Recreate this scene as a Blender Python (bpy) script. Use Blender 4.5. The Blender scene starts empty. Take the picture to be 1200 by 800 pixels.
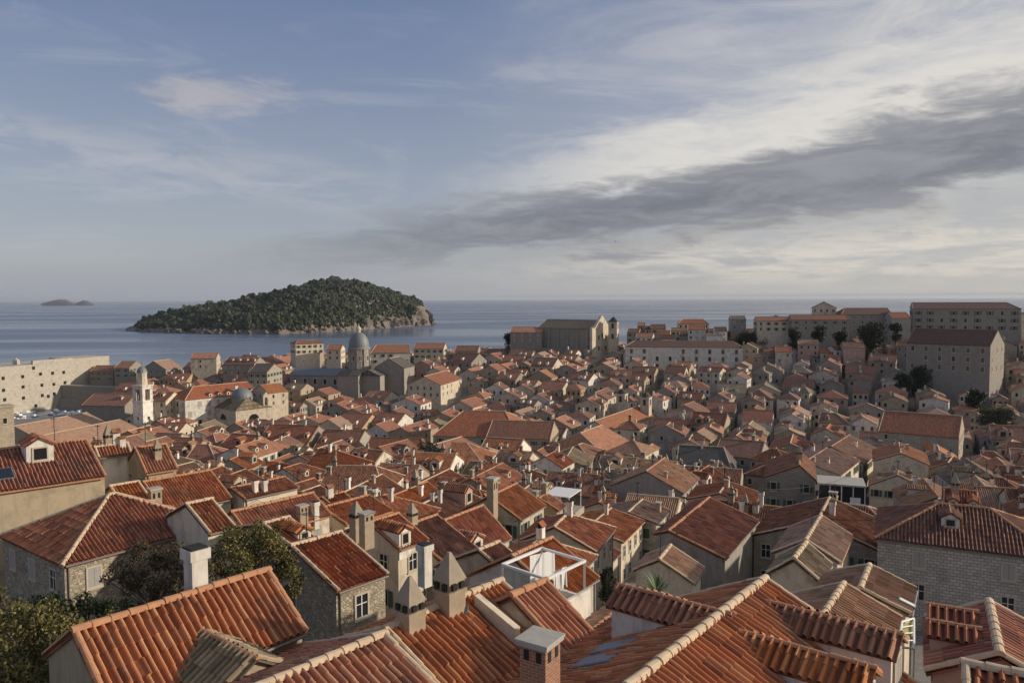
import bpy, math, random
import numpy as np
random.seed(11)
rng = np.random.default_rng(11)
S = bpy.context.scene
COL = S.collection
R = math.radians

# ------------------------------------------------------------------ camera
F, CX, CY = 900.0, 600.0, 400.0            # the photograph's own scale: 1200 px wide
CAM = np.array([0.0, 0.0, 60.0])
_p, _r = R(3.17), R(0.24)
_fw = np.array([0, math.cos(_p), -math.sin(_p)])
_up0 = np.array([0, math.sin(_p), math.cos(_p)])
_rt0 = np.array([1.0, 0, 0])
RT = math.cos(_r) * _rt0 - math.sin(_r) * _up0
UP = math.cos(_r) * _up0 + math.sin(_r) * _rt0
FW = _fw
cam = bpy.data.cameras.new('camera')
cam.sensor_width = 36.0; cam.lens = 27.0; cam.clip_start = 0.5; cam.clip_end = 120000
camo = bpy.data.objects.new('camera', cam); COL.objects.link(camo)
from mathutils import Matrix, Vector
camo.matrix_world = Matrix(((RT[0], UP[0], -FW[0], CAM[0]), (RT[1], UP[1], -FW[1], CAM[1]), (RT[2], UP[2], -FW[2], CAM[2]), (0, 0, 0, 1)))
S.camera = camo

# ------------------------------------------------------------------ sky and sun
SUN_AZ, SUN_EL = 87.0, 18.5                # clockwise from the view direction (+Y)
S.view_settings.view_transform = 'Standard'; S.view_settings.look = 'None'
S.view_settings.gamma = 1.0; S.view_settings.exposure = 0.10; S.view_settings.use_curve_mapping = False
W = bpy.data.worlds.new('World'); S.world = W; W.use_nodes = True
nt = W.node_tree; nt.nodes.clear()
def nd(tree, t, **kw):
    n = tree.nodes.new(t)
    for k, v in kw.items(): setattr(n, k, v)
    return n
class X:                                    # tiny expression builder for shader maths
    def __init__(s, tree): s.t = tree
    def m(s, op, a, b=None, c=None, clamp=False):
        n = s.t.nodes.new('ShaderNodeMath'); n.operation = op; n.use_clamp = clamp
        for i, v in enumerate((a, b, c)):
            if v is None: continue
            if isinstance(v, (int, float)): n.inputs[i].default_value = v
            else: s.t.links.new(v, n.inputs[i])
        return n.outputs[0]
    def ss(s, v, lo, hi):
        n = s.t.nodes.new('ShaderNodeMapRange'); n.interpolation_type = 'SMOOTHSTEP'
        s.t.links.new(v, n.inputs[0]); n.inputs[1].default_value = lo; n.inputs[2].default_value = hi
        return n.outputs[0]
    def mix(s, f, a, b, blend='MIX'):
        n = s.t.nodes.new('ShaderNodeMix'); n.data_type = 'RGBA'; n.blend_type = blend
        for i, v in ((0, f), (6, a), (7, b)):
            if isinstance(v, (int, float)): n.inputs[i].default_value = v
            elif isinstance(v, tuple): n.inputs[i].default_value = (*v, 1)
            else: s.t.links.new(v, n.inputs[i])
        return n.outputs[2]
    def comb(s, a, b, c):
        n = s.t.nodes.new('ShaderNodeCombineXYZ')
        for i, v in enumerate((a, b, c)):
            if isinstance(v, (int, float)): n.inputs[i].default_value = v
            else: s.t.links.new(v, n.inputs[i])
        return n.outputs[0]
    def noise(s, vec, scale, detail=4, rough=.55, dist=0.0):
        n = s.t.nodes.new('ShaderNodeTexNoise'); n.inputs['Scale'].default_value = scale
        n.inputs['Detail'].default_value = detail; n.inputs['Roughness'].default_value = rough; n.inputs['Distortion'].default_value = dist
        s.t.links.new(vec, n.inputs['Vector']); return n.outputs[0]
x = X(nt)
tc = nd(nt, 'ShaderNodeTexCoord'); sep = nd(nt, 'ShaderNodeSeparateXYZ'); nt.links.new(tc.outputs['Generated'], sep.inputs[0])
dx, dy, dz = sep.outputs
az = x.m('MULTIPLY', x.m('ARCTAN2', dx, dy), 180 / math.pi)          # degrees right of +Y
el = x.m('MULTIPLY', x.m('ARCSINE', dz), 180 / math.pi)
sky = nd(nt, 'ShaderNodeTexSky', sky_type='NISHITA'); sky.sun_disc = False
sky.sun_elevation = R(SUN_EL); sky.sun_rotation = R(SUN_AZ); sky.altitude = 60; sky.air_density = 1.0; sky.dust_density = 1.2; sky.ozone_density = 1.5
skyc = x.mix(1.0, sky.outputs[0], (0.10, 0.10, 0.10), 'MULTIPLY')
inv = x.m('DIVIDE', 1.0, x.m('ADD', x.m('MAXIMUM', dz, 0.0), 0.10))
cp = x.comb(x.m('MULTIPLY', dx, inv), x.m('MULTIPLY', dy, inv), 0.0)            # a flat cloud deck seen in perspective
cq = x.comb(x.m('MULTIPLY', az, 0.055), x.m('MULTIPLY', el, 0.22), 2.0)          # streaky space for high thin cloud
n1 = x.noise(cp, .55, 7, .58, .5); n2 = x.noise(cp, 1.5, 9, .63, .35); n3 = x.noise(cq, 3.2, 8, .62, .6); n4 = x.noise(cp, .9, 9, .60, .25); n5 = x.noise(cq, 1.2, 9, .66, .9)
base = x.mix(0.70, skyc, x.mix(x.ss(el, 0.0, 25.0), (.43, .455, .525), (.165, .225, .405)))
# thin veil, thicker towards the sun side and the horizon
vs = x.m('ADD', az, x.m('MULTIPLY', x.m('SUBTRACT', n1, .5), 34.0))
veil = x.m('MULTIPLY', x.ss(vs, -8.0, 36.0), x.m('ADD', .35, x.m('MULTIPLY', x.ss(n5, .3, .7), .65)), clamp=True)
c1 = x.mix(x.m('MULTIPLY', veil, .92), base, (.74, .71, .66))
wisp = x.m('MULTIPLY', x.ss(n5, .50, .74), x.m('MULTIPLY', x.ss(el, 24.0, 12.0), .35))
c1 = x.mix(wisp, c1, (.56, .57, .60))
# streaks on the left, dipping to the right
stc = x.m('SUBTRACT', el, x.m('ADD', 8.6, x.m('MULTIPLY', x.m('ADD', az, 20.0), -0.10)))
st = x.m('MULTIPLY', x.ss(x.m('ABSOLUTE', stc), 2.8, 0.3), x.ss(n3, .40, .62))
st = x.m('MULTIPLY', st, x.ss(az, -4.0, -14.0))
c2 = x.mix(x.m('MULTIPLY', st, .42), c1, (.53, .53, .56))
# the small lone cloud
cl = x.m('ADD', x.m('POWER', x.m('DIVIDE', x.m('ADD', az, 20.0), 6.2), 2.0), x.m('POWER', x.m('DIVIDE', x.m('SUBTRACT', el, x.m('ADD', 13.6, x.m('MULTIPLY', x.m('ADD', az, 20.5), .06))), 1.5), 2.0))
clm = x.ss(x.m('SUBTRACT', x.m('ADD', 1.0, x.m('MULTIPLY', x.m('SUBTRACT', x.m('ADD', x.m('MULTIPLY', n2, .5), x.m('MULTIPLY', n3, .5)), .5), 7.0)), cl), -.1, 1.1)
c3 = x.mix(x.m('MULTIPLY', clm, .62), c2, (.52, .49, .50))
# the long dark cloud bank climbing to the right
ec = x.m('ADD', 5.3, x.m('MULTIPLY', az, .125))
hh = x.m('MAXIMUM', x.m('ADD', 3.0, x.m('MULTIPLY', az, .05)), 1.0)
u = x.m('DIVIDE', x.m('SUBTRACT', el, ec), hh)
nb = x.m('ADD', x.m('MULTIPLY', n4, .55), x.m('MULTIPLY', n3, .45))
edge = x.m('ADD', x.m('SUBTRACT', 1.0, x.m('ABSOLUTE', u)), x.m('MULTIPLY', x.m('SUBTRACT', nb, .5), 4.2))
azf = x.ss(az, -27.0, 4.0)
band = x.m('MULTIPLY', x.ss(edge, .0, .75), azf)
# bright broken cloud: a lit fringe above the bank, a ragged sheet below it
rim = x.m('MULTIPLY', x.ss(edge, -1.1, .1), x.m('MULTIPLY', x.ss(u, .1, .7), x.ss(az, -8.0, 12.0)))
c4 = x.mix(x.m('MULTIPLY', rim, .82), c3, (.80, .765, .71))
low = x.m('MULTIPLY', x.ss(nb, .42, .60), x.m('MULTIPLY', x.ss(el, .3, 1.6), x.ss(u, .2, -.6)))
low = x.m('MULTIPLY', low, x.ss(az, -12.0, 20.0))
c5 = x.mix(x.m('MULTIPLY', low, .85), x.mix(x.m('MULTIPLY', x.ss(u, .3, -.8), x.m('MULTIPLY', azf, .45)), c4, (.40, .40, .41)), (.78, .725, .63))
scud = x.m('MULTIPLY', x.m('MULTIPLY', x.ss(n2, .56, .70), x.ss(u, -.3, -1.2)), x.m('MULTIPLY', x.ss(el, .8, 2.2), azf))
c5 = x.mix(x.m('MULTIPLY', scud, .55), c5, (.33, .335, .36))
dark = x.mix(x.ss(x.m('ADD', x.m('MULTIPLY', n4, .5), x.m('MULTIPLY', n3, .5)), .38, .64), (.165, .178, .218), (.31, .318, .35))
c6 = x.mix(x.m('MULTIPLY', band, .95), c5, dark)
# horizon bank of haze
hz = x.m('MULTIPLY', x.ss(el, 3.0, 0.0), .7)
c7 = x.mix(hz, c6, x.mix(x.ss(az, -20.0, 30.0), (.355, .375, .43), (.54, .52, .47)))
hb = x.m('MULTIPLY', x.ss(el, .38, .12), x.m('MULTIPLY', x.ss(az, -12.0, 6.0), .55))
c8 = x.mix(hb, c7, (.25, .265, .30))
bg = nd(nt, 'ShaderNodeBackground'); nt.links.new(c8, bg.inputs[0]); bg.inputs[1].default_value = .90
wo = nd(nt, 'ShaderNodeOutputWorld'); nt.links.new(bg.outputs[0], wo.inputs[0])
sun = bpy.data.lights.new('sun', 'SUN'); sun.energy = 4.0; sun.angle = R(1.2); sun.color = (1.0, .86, .69)
suno = bpy.data.objects.new('sun', sun); COL.objects.link(suno)
sd = Vector((math.sin(R(SUN_AZ)) * math.cos(R(SUN_EL)), math.cos(R(SUN_AZ)) * math.cos(R(SUN_EL)), math.sin(R(SUN_EL))))
suno.rotation_euler = sd.to_track_quat('Z', 'Y').to_euler(); suno.location = (200, 0, 200)

# ------------------------------------------------------------------ pixel <-> world
def lerp_pts(v, pts):
    return float(np.interp(v, [p[0] for p in pts], [p[1] for p in pts]))
def ray(px, py): return (px - CX) / F * RT - (py - CY) / F * UP + FW
_DR = [(0, 0), (13, 20), (20, 31), (28, 43), (34, 52), (46, 72), (60, 95), (75, 116), (85, 132), (96, 150), (106, 170), (122, 212), (140, 236), (160, 250), (178, 262), (215, 275), (255, 300), (290, 312), (330, 335), (345, 345)]
def dmap(d): return d if d >= 345 else lerp_pts(d, _DR)
def kd(d): return dmap(d) / d
def at(px, py, d, raw=False):
    d = d if raw else dmap(d); v = ray(px, py); return CAM + v * (d / v[1])
def at_z(px, py, z):
    v = ray(px, py); return CAM + v * ((z - CAM[2]) / v[2])
def proj(P):
    v = np.asarray(P, float) - CAM; k = v @ FW
    return CX + F * (v @ RT) / k, CY - F * (v @ UP) / k

_GY = [(-60, 46), (0, 44), (31, 38.5), (52, 33.5), (72, 29.5), (95, 24.5), (132, 17.5), (170, 12.5), (212, 9.5), (260, 7), (320, 5), (1000, 4)]
def ground(X_, Y_):
    g = lerp_pts(Y_, _GY)
    y0 = lerp_pts(X_, [(-60, 310), (40, 240)])
    if Y_ > y0:
        t = min(1, (Y_ - y0) / (430 - y0))
        t = t * t * (3 - 2 * t)
        rise = lerp_pts(X_, [(-235, 0), (-180, 9), (-100, 14), (-20, 16), (40, 18), (110, 21), (180, 27), (280, 33), (420, 36)])
        g += rise * t
    return g

# ------------------------------------------------------------------ materials
MT = {}
def new_mat(name):
    m = bpy.data.materials.new(name); m.use_nodes = True; MT[name] = m
    t = m.node_tree; b = t.nodes['Principled BSDF']; return m, t, b
def ramp(t, fac, stops, interp='LINEAR'):
    n = t.nodes.new('ShaderNodeValToRGB'); n.color_ramp.interpolation = interp
    e = n.color_ramp.elements
    while len(e) < len(stops): e.new(.5)
    for i, (p, c) in enumerate(stops): e[i].position = p; e[i].color = (*c, 1)
    t.links.new(fac, n.inputs[0]); return n.outputs[0]
def tile_mat(name, cols, lich=.5, lcol=(.12, .10, .075)):
    m, t, b = new_mat(name); x = X(t)
    uv = nd(t, 'ShaderNodeUVMap'); fl = nd(t, 'ShaderNodeVectorMath', operation='FLOOR'); t.links.new(uv.outputs[0], fl.inputs[0])
    oi = nd(t, 'ShaderNodeObjectInfo')
    ad = nd(t, 'ShaderNodeVectorMath', operation='ADD'); t.links.new(fl.outputs[0], ad.inputs[0])
    t.links.new(x.comb(x.m('MULTIPLY', oi.outputs['Random'], 91.0), x.m('MULTIPLY', oi.outputs['Random'], 37.0), 0.0), ad.inputs[1])
    wn = nd(t, 'ShaderNodeTexWhiteNoise', noise_dimensions='2D'); t.links.new(ad.outputs[0], wn.inputs['Vector'])
    c = ramp(t, wn.outputs[0], [(0, cols[0]), (.22, cols[1]), (.64, cols[2]), (1, cols[3])])
    tcx = nd(t, 'ShaderNodeTexCoord')
    n = x.noise(tcx.outputs['Object'], .45, 5, .62)
    n2 = x.noise(tcx.outputs['Object'], 2.6, 5, .7)
    blot = x.m('MULTIPLY', x.ss(x.m('ADD', x.m('MULTIPLY', n, .65), x.m('MULTIPLY', n2, .35)), .47, .66), lich)
    c = x.mix(blot, c, lcol)
    n3 = x.noise(tcx.outputs['Object'], 7.0, 6, .75); n4 = x.noise(tcx.outputs['Object'], 1.1, 6, .7)
    c = x.mix(x.m('MULTIPLY', x.ss(n3, .50, .72), .40), c, tuple(v * .45 for v in cols[1]))
    c = x.mix(x.m('MULTIPLY', x.ss(n4, .54, .74), .38), c, (.46, .33, .22))
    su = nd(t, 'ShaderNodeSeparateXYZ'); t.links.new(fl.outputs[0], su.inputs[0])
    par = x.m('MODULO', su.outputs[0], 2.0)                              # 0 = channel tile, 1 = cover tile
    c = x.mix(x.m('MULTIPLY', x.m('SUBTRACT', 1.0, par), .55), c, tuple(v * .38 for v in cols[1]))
    hs = nd(t, 'ShaderNodeHueSaturation'); t.links.new(c, hs.inputs['Color'])
    t.links.new(x.m('ADD', .80, x.m('MULTIPLY', oi.outputs['Random'], .36)), hs.inputs['Value'])
    t.links.new(x.m('ADD', .82, x.m('MULTIPLY', x.m('FRACT', x.m('MULTIPLY', oi.outputs['Random'], 7.31)), .22)), hs.inputs['Saturation'])
    t.links.new(hs.outputs[0], b.inputs['Base Color']); b.inputs['Roughness'].default_value = .85
    bp = nd(t, 'ShaderNodeBump'); bp.inputs['Strength'].default_value = .25; bp.inputs['Distance'].default_value = .02
    t.links.new(x.noise(tcx.outputs['Object'], 14, 3), bp.inputs['Height']); t.links.new(bp.outputs[0], b.inputs['Normal'])
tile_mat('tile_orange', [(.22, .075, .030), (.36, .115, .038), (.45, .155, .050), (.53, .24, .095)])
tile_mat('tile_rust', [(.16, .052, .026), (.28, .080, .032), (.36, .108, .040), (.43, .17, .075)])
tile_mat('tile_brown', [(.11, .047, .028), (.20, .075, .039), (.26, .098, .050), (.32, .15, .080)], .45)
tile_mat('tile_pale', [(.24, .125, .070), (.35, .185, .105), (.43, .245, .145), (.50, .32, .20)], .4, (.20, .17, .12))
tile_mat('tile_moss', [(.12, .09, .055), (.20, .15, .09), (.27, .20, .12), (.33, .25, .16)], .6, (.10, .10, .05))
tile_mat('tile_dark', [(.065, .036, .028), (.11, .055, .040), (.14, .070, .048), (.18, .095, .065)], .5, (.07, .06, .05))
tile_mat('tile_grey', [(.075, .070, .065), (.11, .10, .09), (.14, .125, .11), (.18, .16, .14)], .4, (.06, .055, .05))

def plaster(name, col, dirt=(.17, .14, .105), amt=.62, streak=.42):
    m, t, b = new_mat(name); x = X(t)
    tcx = nd(t, 'ShaderNodeTexCoord'); mp = nd(t, 'ShaderNodeMapping'); mp.inputs['Scale'].default_value = (1.6, 1.6, .22)
    t.links.new(tcx.outputs['Object'], mp.inputs[0])
    a = x.ss(x.noise(mp.outputs[0], 1.2, 6, .65), .46, .74); n = x.ss(x.noise(tcx.outputs['Object'], .7, 6, .65), .45, .72)
    f = x.m('MULTIPLY', x.m('MAXIMUM', x.m('MULTIPLY', a, streak * 2), n), amt)
    oi = nd(t, 'ShaderNodeObjectInfo')
    c = x.mix(f, tuple(col), dirt)
    hs = nd(t, 'ShaderNodeHueSaturation'); t.links.new(c, hs.inputs['Color'])
    t.links.new(x.m('ADD', .82, x.m('MULTIPLY', oi.outputs['Random'], .33)), hs.inputs['Value'])
    t.links.new(hs.outputs[0], b.inputs['Base Color']); b.inputs['Roughness'].default_value = .9
    bp = nd(t, 'ShaderNodeBump'); bp.inputs['Strength'].default_value = .3; bp.inputs['Distance'].default_value = .03
    t.links.new(x.noise(tcx.outputs['Object'], 6, 5), bp.inputs['Height']); t.links.new(bp.outputs[0], b.inputs['Normal'])
plaster('plaster_cream', (.58, .505, .39)); plaster('plaster_white', (.68, .64, .57)); plaster('plaster_ochre', (.46, .34, .19))
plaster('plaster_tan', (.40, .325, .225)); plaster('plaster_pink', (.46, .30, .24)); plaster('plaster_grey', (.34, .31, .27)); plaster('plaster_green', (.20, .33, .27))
def stone(name, c1, c2, mortar, bw=.55, rh=.26, ms=.02, rubble=False):
    m, t, b = new_mat(name); x = X(t)
    uv = nd(t, 'ShaderNodeUVMap'); tcx = nd(t, 'ShaderNodeTexCoord')
    if rubble:
        mp = nd(t, 'ShaderNodeMapping'); mp.inputs['Scale'].default_value = (1 / bw, 1 / rh, 1); t.links.new(uv.outputs[0], mp.inputs[0])
        nz = nd(t, 'ShaderNodeTexNoise'); nz.inputs['Scale'].default_value = 2.0; t.links.new(mp.outputs[0], nz.inputs['Vector'])
        mx = nd(t, 'ShaderNodeVectorMath', operation='MULTIPLY_ADD'); t.links.new(nz.outputs['Color'], mx.inputs[0]); mx.inputs[1].default_value = (.5, .5, 0); t.links.new(mp.outputs[0], mx.inputs[2])
        v = nd(t, 'ShaderNodeTexVoronoi', feature='F1'); v.inputs['Scale'].default_value = 1.0; t.links.new(mx.outputs[0], v.inputs['Vector'])
        ve = nd(t, 'ShaderNodeTexVoronoi', feature='DISTANCE_TO_EDGE'); ve.inputs['Scale'].default_value = 1.0; t.links.new(mx.outputs[0], ve.inputs['Vector'])
        sp = nd(t, 'ShaderNodeSeparateXYZ'); t.links.new(v.outputs['Color'], sp.inputs[0])
        c = x.mix(sp.outputs[0], tuple(c1), tuple(c2)); e = x.ss(ve.outputs[0], .02, .10); c = x.mix(e, tuple(mortar), c); h = e
    else:
        br = nd(t, 'ShaderNodeTexBrick'); t.links.new(uv.outputs[0], br.inputs['Vector']); br.inputs['Scale'].default_value = 1.0
        br.inputs['Color1'].default_value = (*c1, 1); br.inputs['Color2'].default_value = (*c2, 1); br.inputs['Mortar'].default_value = (*mortar, 1)
        br.inputs['Mortar Size'].default_value = ms; br.inputs['Brick Width'].default_value = bw; br.inputs['Row Height'].default_value = rh
        c = br.outputs[0]; h = x.m('SUBTRACT', 1.0, br.outputs[1])
    n = x.noise(tcx.outputs['Object'], .6, 6, .65)
    c = x.mix(x.m('MULTIPLY', x.ss(n, .45, .72), .45), c, (.17, .145, .115))
    t.links.new(c, b.inputs['Base Color']); b.inputs['Roughness'].default_value = .9
    bp = nd(t, 'ShaderNodeBump'); bp.inputs['Strength'].default_value = .6; bp.inputs['Distance'].default_value = .04
    t.links.new(x.m('ADD', h, x.noise(tcx.outputs['Object'], 9, 4)), bp.inputs['Height']); t.links.new(bp.outputs[0], b.inputs['Normal'])
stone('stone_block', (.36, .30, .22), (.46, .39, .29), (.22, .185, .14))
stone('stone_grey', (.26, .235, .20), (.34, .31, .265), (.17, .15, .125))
stone('stone_rubble', (.26, .215, .15), (.50, .43, .32), (.20, .165, .12), .25, .18, rubble=True)
stone('stone_dark_rubble', (.10, .09, .075), (.24, .21, .175), (.06, .055, .045), .30, .2, rubble=True)
stone('stone_pale', (.40, .375, .33), (.54, .51, .455), (.25, .23, .20), .5, .27, .03)
stone('stone_wall_big', (.41, .375, .315), (.47, .435, .37), (.33, .30, .245), 1.1, .5, .02)
stone('brick_red', (.26, .11, .065), (.36, .16, .09), (.36, .27, .19), .26, .09, .012)
stone('paving', (.20, .18, .155), (.26, .235, .205), (.12, .11, .10), .8, .5, .02)
def plain(name, col, rough=.6, metal=0.0, nz=0.0, scale=4, spec=None):
    m, t, b = new_mat(name); x = X(t)
    if nz:
        tcx = nd(t, 'ShaderNodeTexCoord'); n = x.noise(tcx.outputs['Object'], scale, 5, .6)
        c = x.mix(n, tuple(v * (1 - nz) for v in col), tuple(min(1, v * (1 + nz)) for v in col)); t.links.new(c, b.inputs['Base Color'])
    else: b.inputs['Base Color'].default_value = (*col, 1)
    b.inputs['Roughness'].default_value = rough; b.inputs['Metallic'].default_value = metal
    if spec is not None: b.inputs['Specular IOR Level'].default_value = spec
plain('ridge_pale', (.52, .40, .27), .9, 0, .35, 3); plain('ridge_orange', (.42, .21, .11), .9, 0, .35, 3)
plain('trim', (.46, .41, .33), .85, 0, .2); plain('white_paint', (.72, .71, .68), .5, 0, .08); plain('glass', (.02, .022, .025), .12)
plain('shutter_green', (.05, .10, .065), .6, 0, .2); plain('shutter_brown', (.13, .08, .05), .7, 0, .2); plain('shutter_grey', (.32, .31, .29), .7, 0, .2)
plain('dark_hole', (.015, .014, .013), .9); plain('concrete', (.38, .36, .32), .9, 0, .3, 3); plain('chimney_stone', (.34, .27, .19), .9, 0, .4, 3)
plain('cap_stone', (.29, .245, .185), .95, 0, .45, 2.2); plain('metal_grey', (.17, .16, .15), .65, .2); plain('metal_dark', (.05, .05, .055), .5, .5); plain('zinc', (.20, .215, .24), .55, .3, .2)
plain('lead', (.17, .185, .19), .6, .2, .2, 2);  plain('boat_white', (.75, .75, .73), .4); plain('boat_blue', (.05, .12, .25), .4); plain('boat_wood', (.2, .11, .06), .6)
plain('bark', (.09, .065, .045), .9, 0, .3); plain('rock', (.33, .29, .245), .95, 0, .45, .05); plain('bird_grey', (.12, .12, .13), .8); plain('canopy_olive', (.32, .30, .10), .7)
def cloth():
    m, t, b = new_mat('cloth'); b.inputs['Base Color'].default_value = (.8, .8, .79, 1); b.inputs['Roughness'].default_value = .9
    tr = nd(t, 'ShaderNodeBsdfTranslucent'); tr.inputs[0].default_value = (.8, .8, .78, 1); mx = nd(t, 'ShaderNodeMixShader'); mx.inputs[0].default_value = .45
    t.links.new(b.outputs[0], mx.inputs[1]); t.links.new(tr.outputs[0], mx.inputs[2]); t.links.new(mx.outputs[0], t.nodes['Material Output'].inputs[0])
cloth()
def leafmat(name, cols):
    m, t, b = new_mat(name); uv = nd(t, 'ShaderNodeUVMap'); sp = nd(t, 'ShaderNodeSeparateXYZ'); t.links.new(uv.outputs[0], sp.inputs[0])
    c = ramp(t, sp.outputs[0], [(i / (len(cols) - 1), c) for i, c in enumerate(cols)])
    t.links.new(c, b.inputs['Base Color']); b.inputs['Roughness'].default_value = .6; b.inputs['Specular IOR Level'].default_value = .25
leafmat('leaf_green', [(.03, .045, .015), (.05, .075, .022), (.085, .11, .03), (.16, .17, .05)])
leafmat('leaf_yellow', [(.05, .048, .018), (.09, .085, .028), (.18, .155, .048), (.38, .31, .10)])
leafmat('leaf_purple', [(.045, .036, .02), (.08, .06, .034), (.13, .095, .05), (.17, .14, .06)])
leafmat('leaf_dark', [(.014, .022, .011), (.022, .034, .015), (.032, .046, .02), (.05, .065, .028)])
leafmat('leaf_pine', [(.014, .020, .011), (.024, .033, .016), (.037, .047, .022), (.06, .066, .032)])
leafmat('leaf_agave', [(.06, .11, .05), (.10, .16, .07), (.14, .2, .09), (.2, .27, .13)])

# ------------------------------------------------------------------ mesh builder
class MB:
    def __init__(s): s.v = []; s.n = 0; s.blk = []
    def add(s, V, Fi, uv, mat=0):
        V = np.asarray(V, float).reshape(-1, 3); Fi = np.asarray(Fi, np.int64)
        s.v.append(V); s.blk.append((Fi + s.n, np.asarray(uv, float).reshape(Fi.shape[0], Fi.shape[1], 2), np.broadcast_to(mat, (Fi.shape[0],)))); s.n += len(V)
    def poly(s, pts, mat=0, uv=None):
        P = np.asarray(pts, float)
        if uv is None:
            n = np.zeros(3)
            for i in range(len(P)): n += np.cross(P[i], P[(i + 1) % len(P)])
            n /= (np.linalg.norm(n) + 1e-12)
            if abs(n[2]) < .7:
                t = np.array([-n[1], n[0], 0]); t /= np.linalg.norm(t) + 1e-12
                uv = np.stack([P @ t, P[:, 2]], 1)
            else: uv = P[:, :2]
        s.add(P, [list(range(len(P)))], [uv], mat)
    def hexa(s, b, t, mat=0, top=None, bottom=True):     # b, t: matching loops (ccw from above)
        n = len(b)
        for i in range(n):
            j = (i + 1) % n; s.poly([b[i], b[j], t[j], t[i]], mat)
        s.poly(t, mat if top is None else top)
        if bottom: s.poly(b[::-1], mat)
    def box(s, lo, hi, mat=0, top=None):
        a, b, c = lo; d, e, f = hi
        s.hexa([(a, b, c), (d, b, c), (d, e, c), (a, e, c)], [(a, b, f), (d, b, f), (d, e, f), (a, e, f)], mat, top)
    def obox(s, c, dims, az, mat=0):                      # z-rotated box, az clockwise
        ca, sa = math.cos(-az), math.sin(-az); hx, hy, hz = (q / 2 for q in dims)
        f = lambda u, v, z: (c[0] + u * ca - v * sa, c[1] + u * sa + v * ca, c[2] + z)
        q = [(-hx, -hy), (hx, -hy), (hx, hy), (-hx, hy)]
        s.hexa([f(u, v, -hz) for u, v in q], [f(u, v, hz) for u, v in q], mat)
    def lathe(s, prof, n=16, mat=0, c=(0, 0, 0)):
        for (r0, z0), (r1, z1) in zip(prof[:-1], prof[1:]):
            for i in range(n):
                a, b = 2 * math.pi * i / n, 2 * math.pi * (i + 1) / n
                q = [(c[0] + r * math.cos(t), c[1] + r * math.sin(t), c[2] + z) for r, z, t in ((r0, z0, a), (r0, z0, b), (r1, z1, b), (r1, z1, a))]
                if r1 < 1e-6: q = q[:3]
                elif r0 < 1e-6: q = [q[0], q[2], q[3]]
                s.poly(q, mat)
    def tube(s, p, q, r, mat=0, n=6):
        p, q = np.asarray(p, float), np.asarray(q, float); d = q - p; d /= np.linalg.norm(d)
        a = np.cross(d, (0, 0, 1) if abs(d[2]) < .9 else (1, 0, 0)); a /= np.linalg.norm(a); b = np.cross(d, a)
        ring = [a * math.cos(2 * math.pi * i / n) * r + b * math.sin(2 * math.pi * i / n) * r for i in range(n)]
        s.hexa([p + w for w in ring], [q + w for w in ring], mat)
    def build(s, name, mats, parent=None, loc=None, rotz=0.0, smooth=False):
        me = bpy.data.meshes.new(name)
        V = np.concatenate(s.v) if s.v else np.zeros((0, 3))
        me.vertices.add(len(V)); me.vertices.foreach_set('co', V.ravel())
        lv = np.concatenate([b[0].ravel() for b in s.blk]); tot = np.concatenate([np.full(b[0].shape[0], b[0].shape[1]) for b in s.blk])
        uv = np.concatenate([b[1].reshape(-1, 2) for b in s.blk]); mi = np.concatenate([b[2] for b in s.blk])
        me.loops.add(len(lv)); me.loops.foreach_set('vertex_index', lv.astype(np.int32))
        me.polygons.add(len(tot)); me.polygons.foreach_set('loop_start', (np.cumsum(tot) - tot).astype(np.int32))
        me.polygons.foreach_set('material_index', mi.astype(np.int32))
        me.polygons.foreach_set('use_smooth', np.full(len(tot), smooth))
        ul = me.uv_layers.new(name='UVMap'); ul.data.foreach_set('uv', uv.ravel())
        for m in ([mats] if isinstance(mats, str) else mats): me.materials.append(MT[m])
        me.update(calc_edges=True); me.validate()
        return link(name, me, parent, loc, rotz)
def link(name, me, parent=None, loc=None, rotz=0.0, scale=None):
    o = bpy.data.objects.new(name, me); COL.objects.link(o)
    if parent is not None: o.parent = parent
    if loc is not None: o.location = loc
    if rotz: o.rotation_euler = (0, 0, rotz)
    if scale: o.scale = scale
    return o
def empty(name, loc, rotz=0.0, label=None, cat=None, group=None):
    o = link(name, None, None, loc, rotz); o.empty_display_size = .1
    return tag(o, label, cat, group)
def tag(o, label=None, cat=None, group=None, kind=None):
    for k, v in (('label', label), ('category', cat), ('group', group), ('kind', kind)):
        if v: o[k] = v
    return o
_mesh = {}
def shared(key, fn):
    if key not in _mesh:
        o = fn(); _mesh[key] = o.data; bpy.data.objects.remove(o)
    return _mesh[key]

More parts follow.
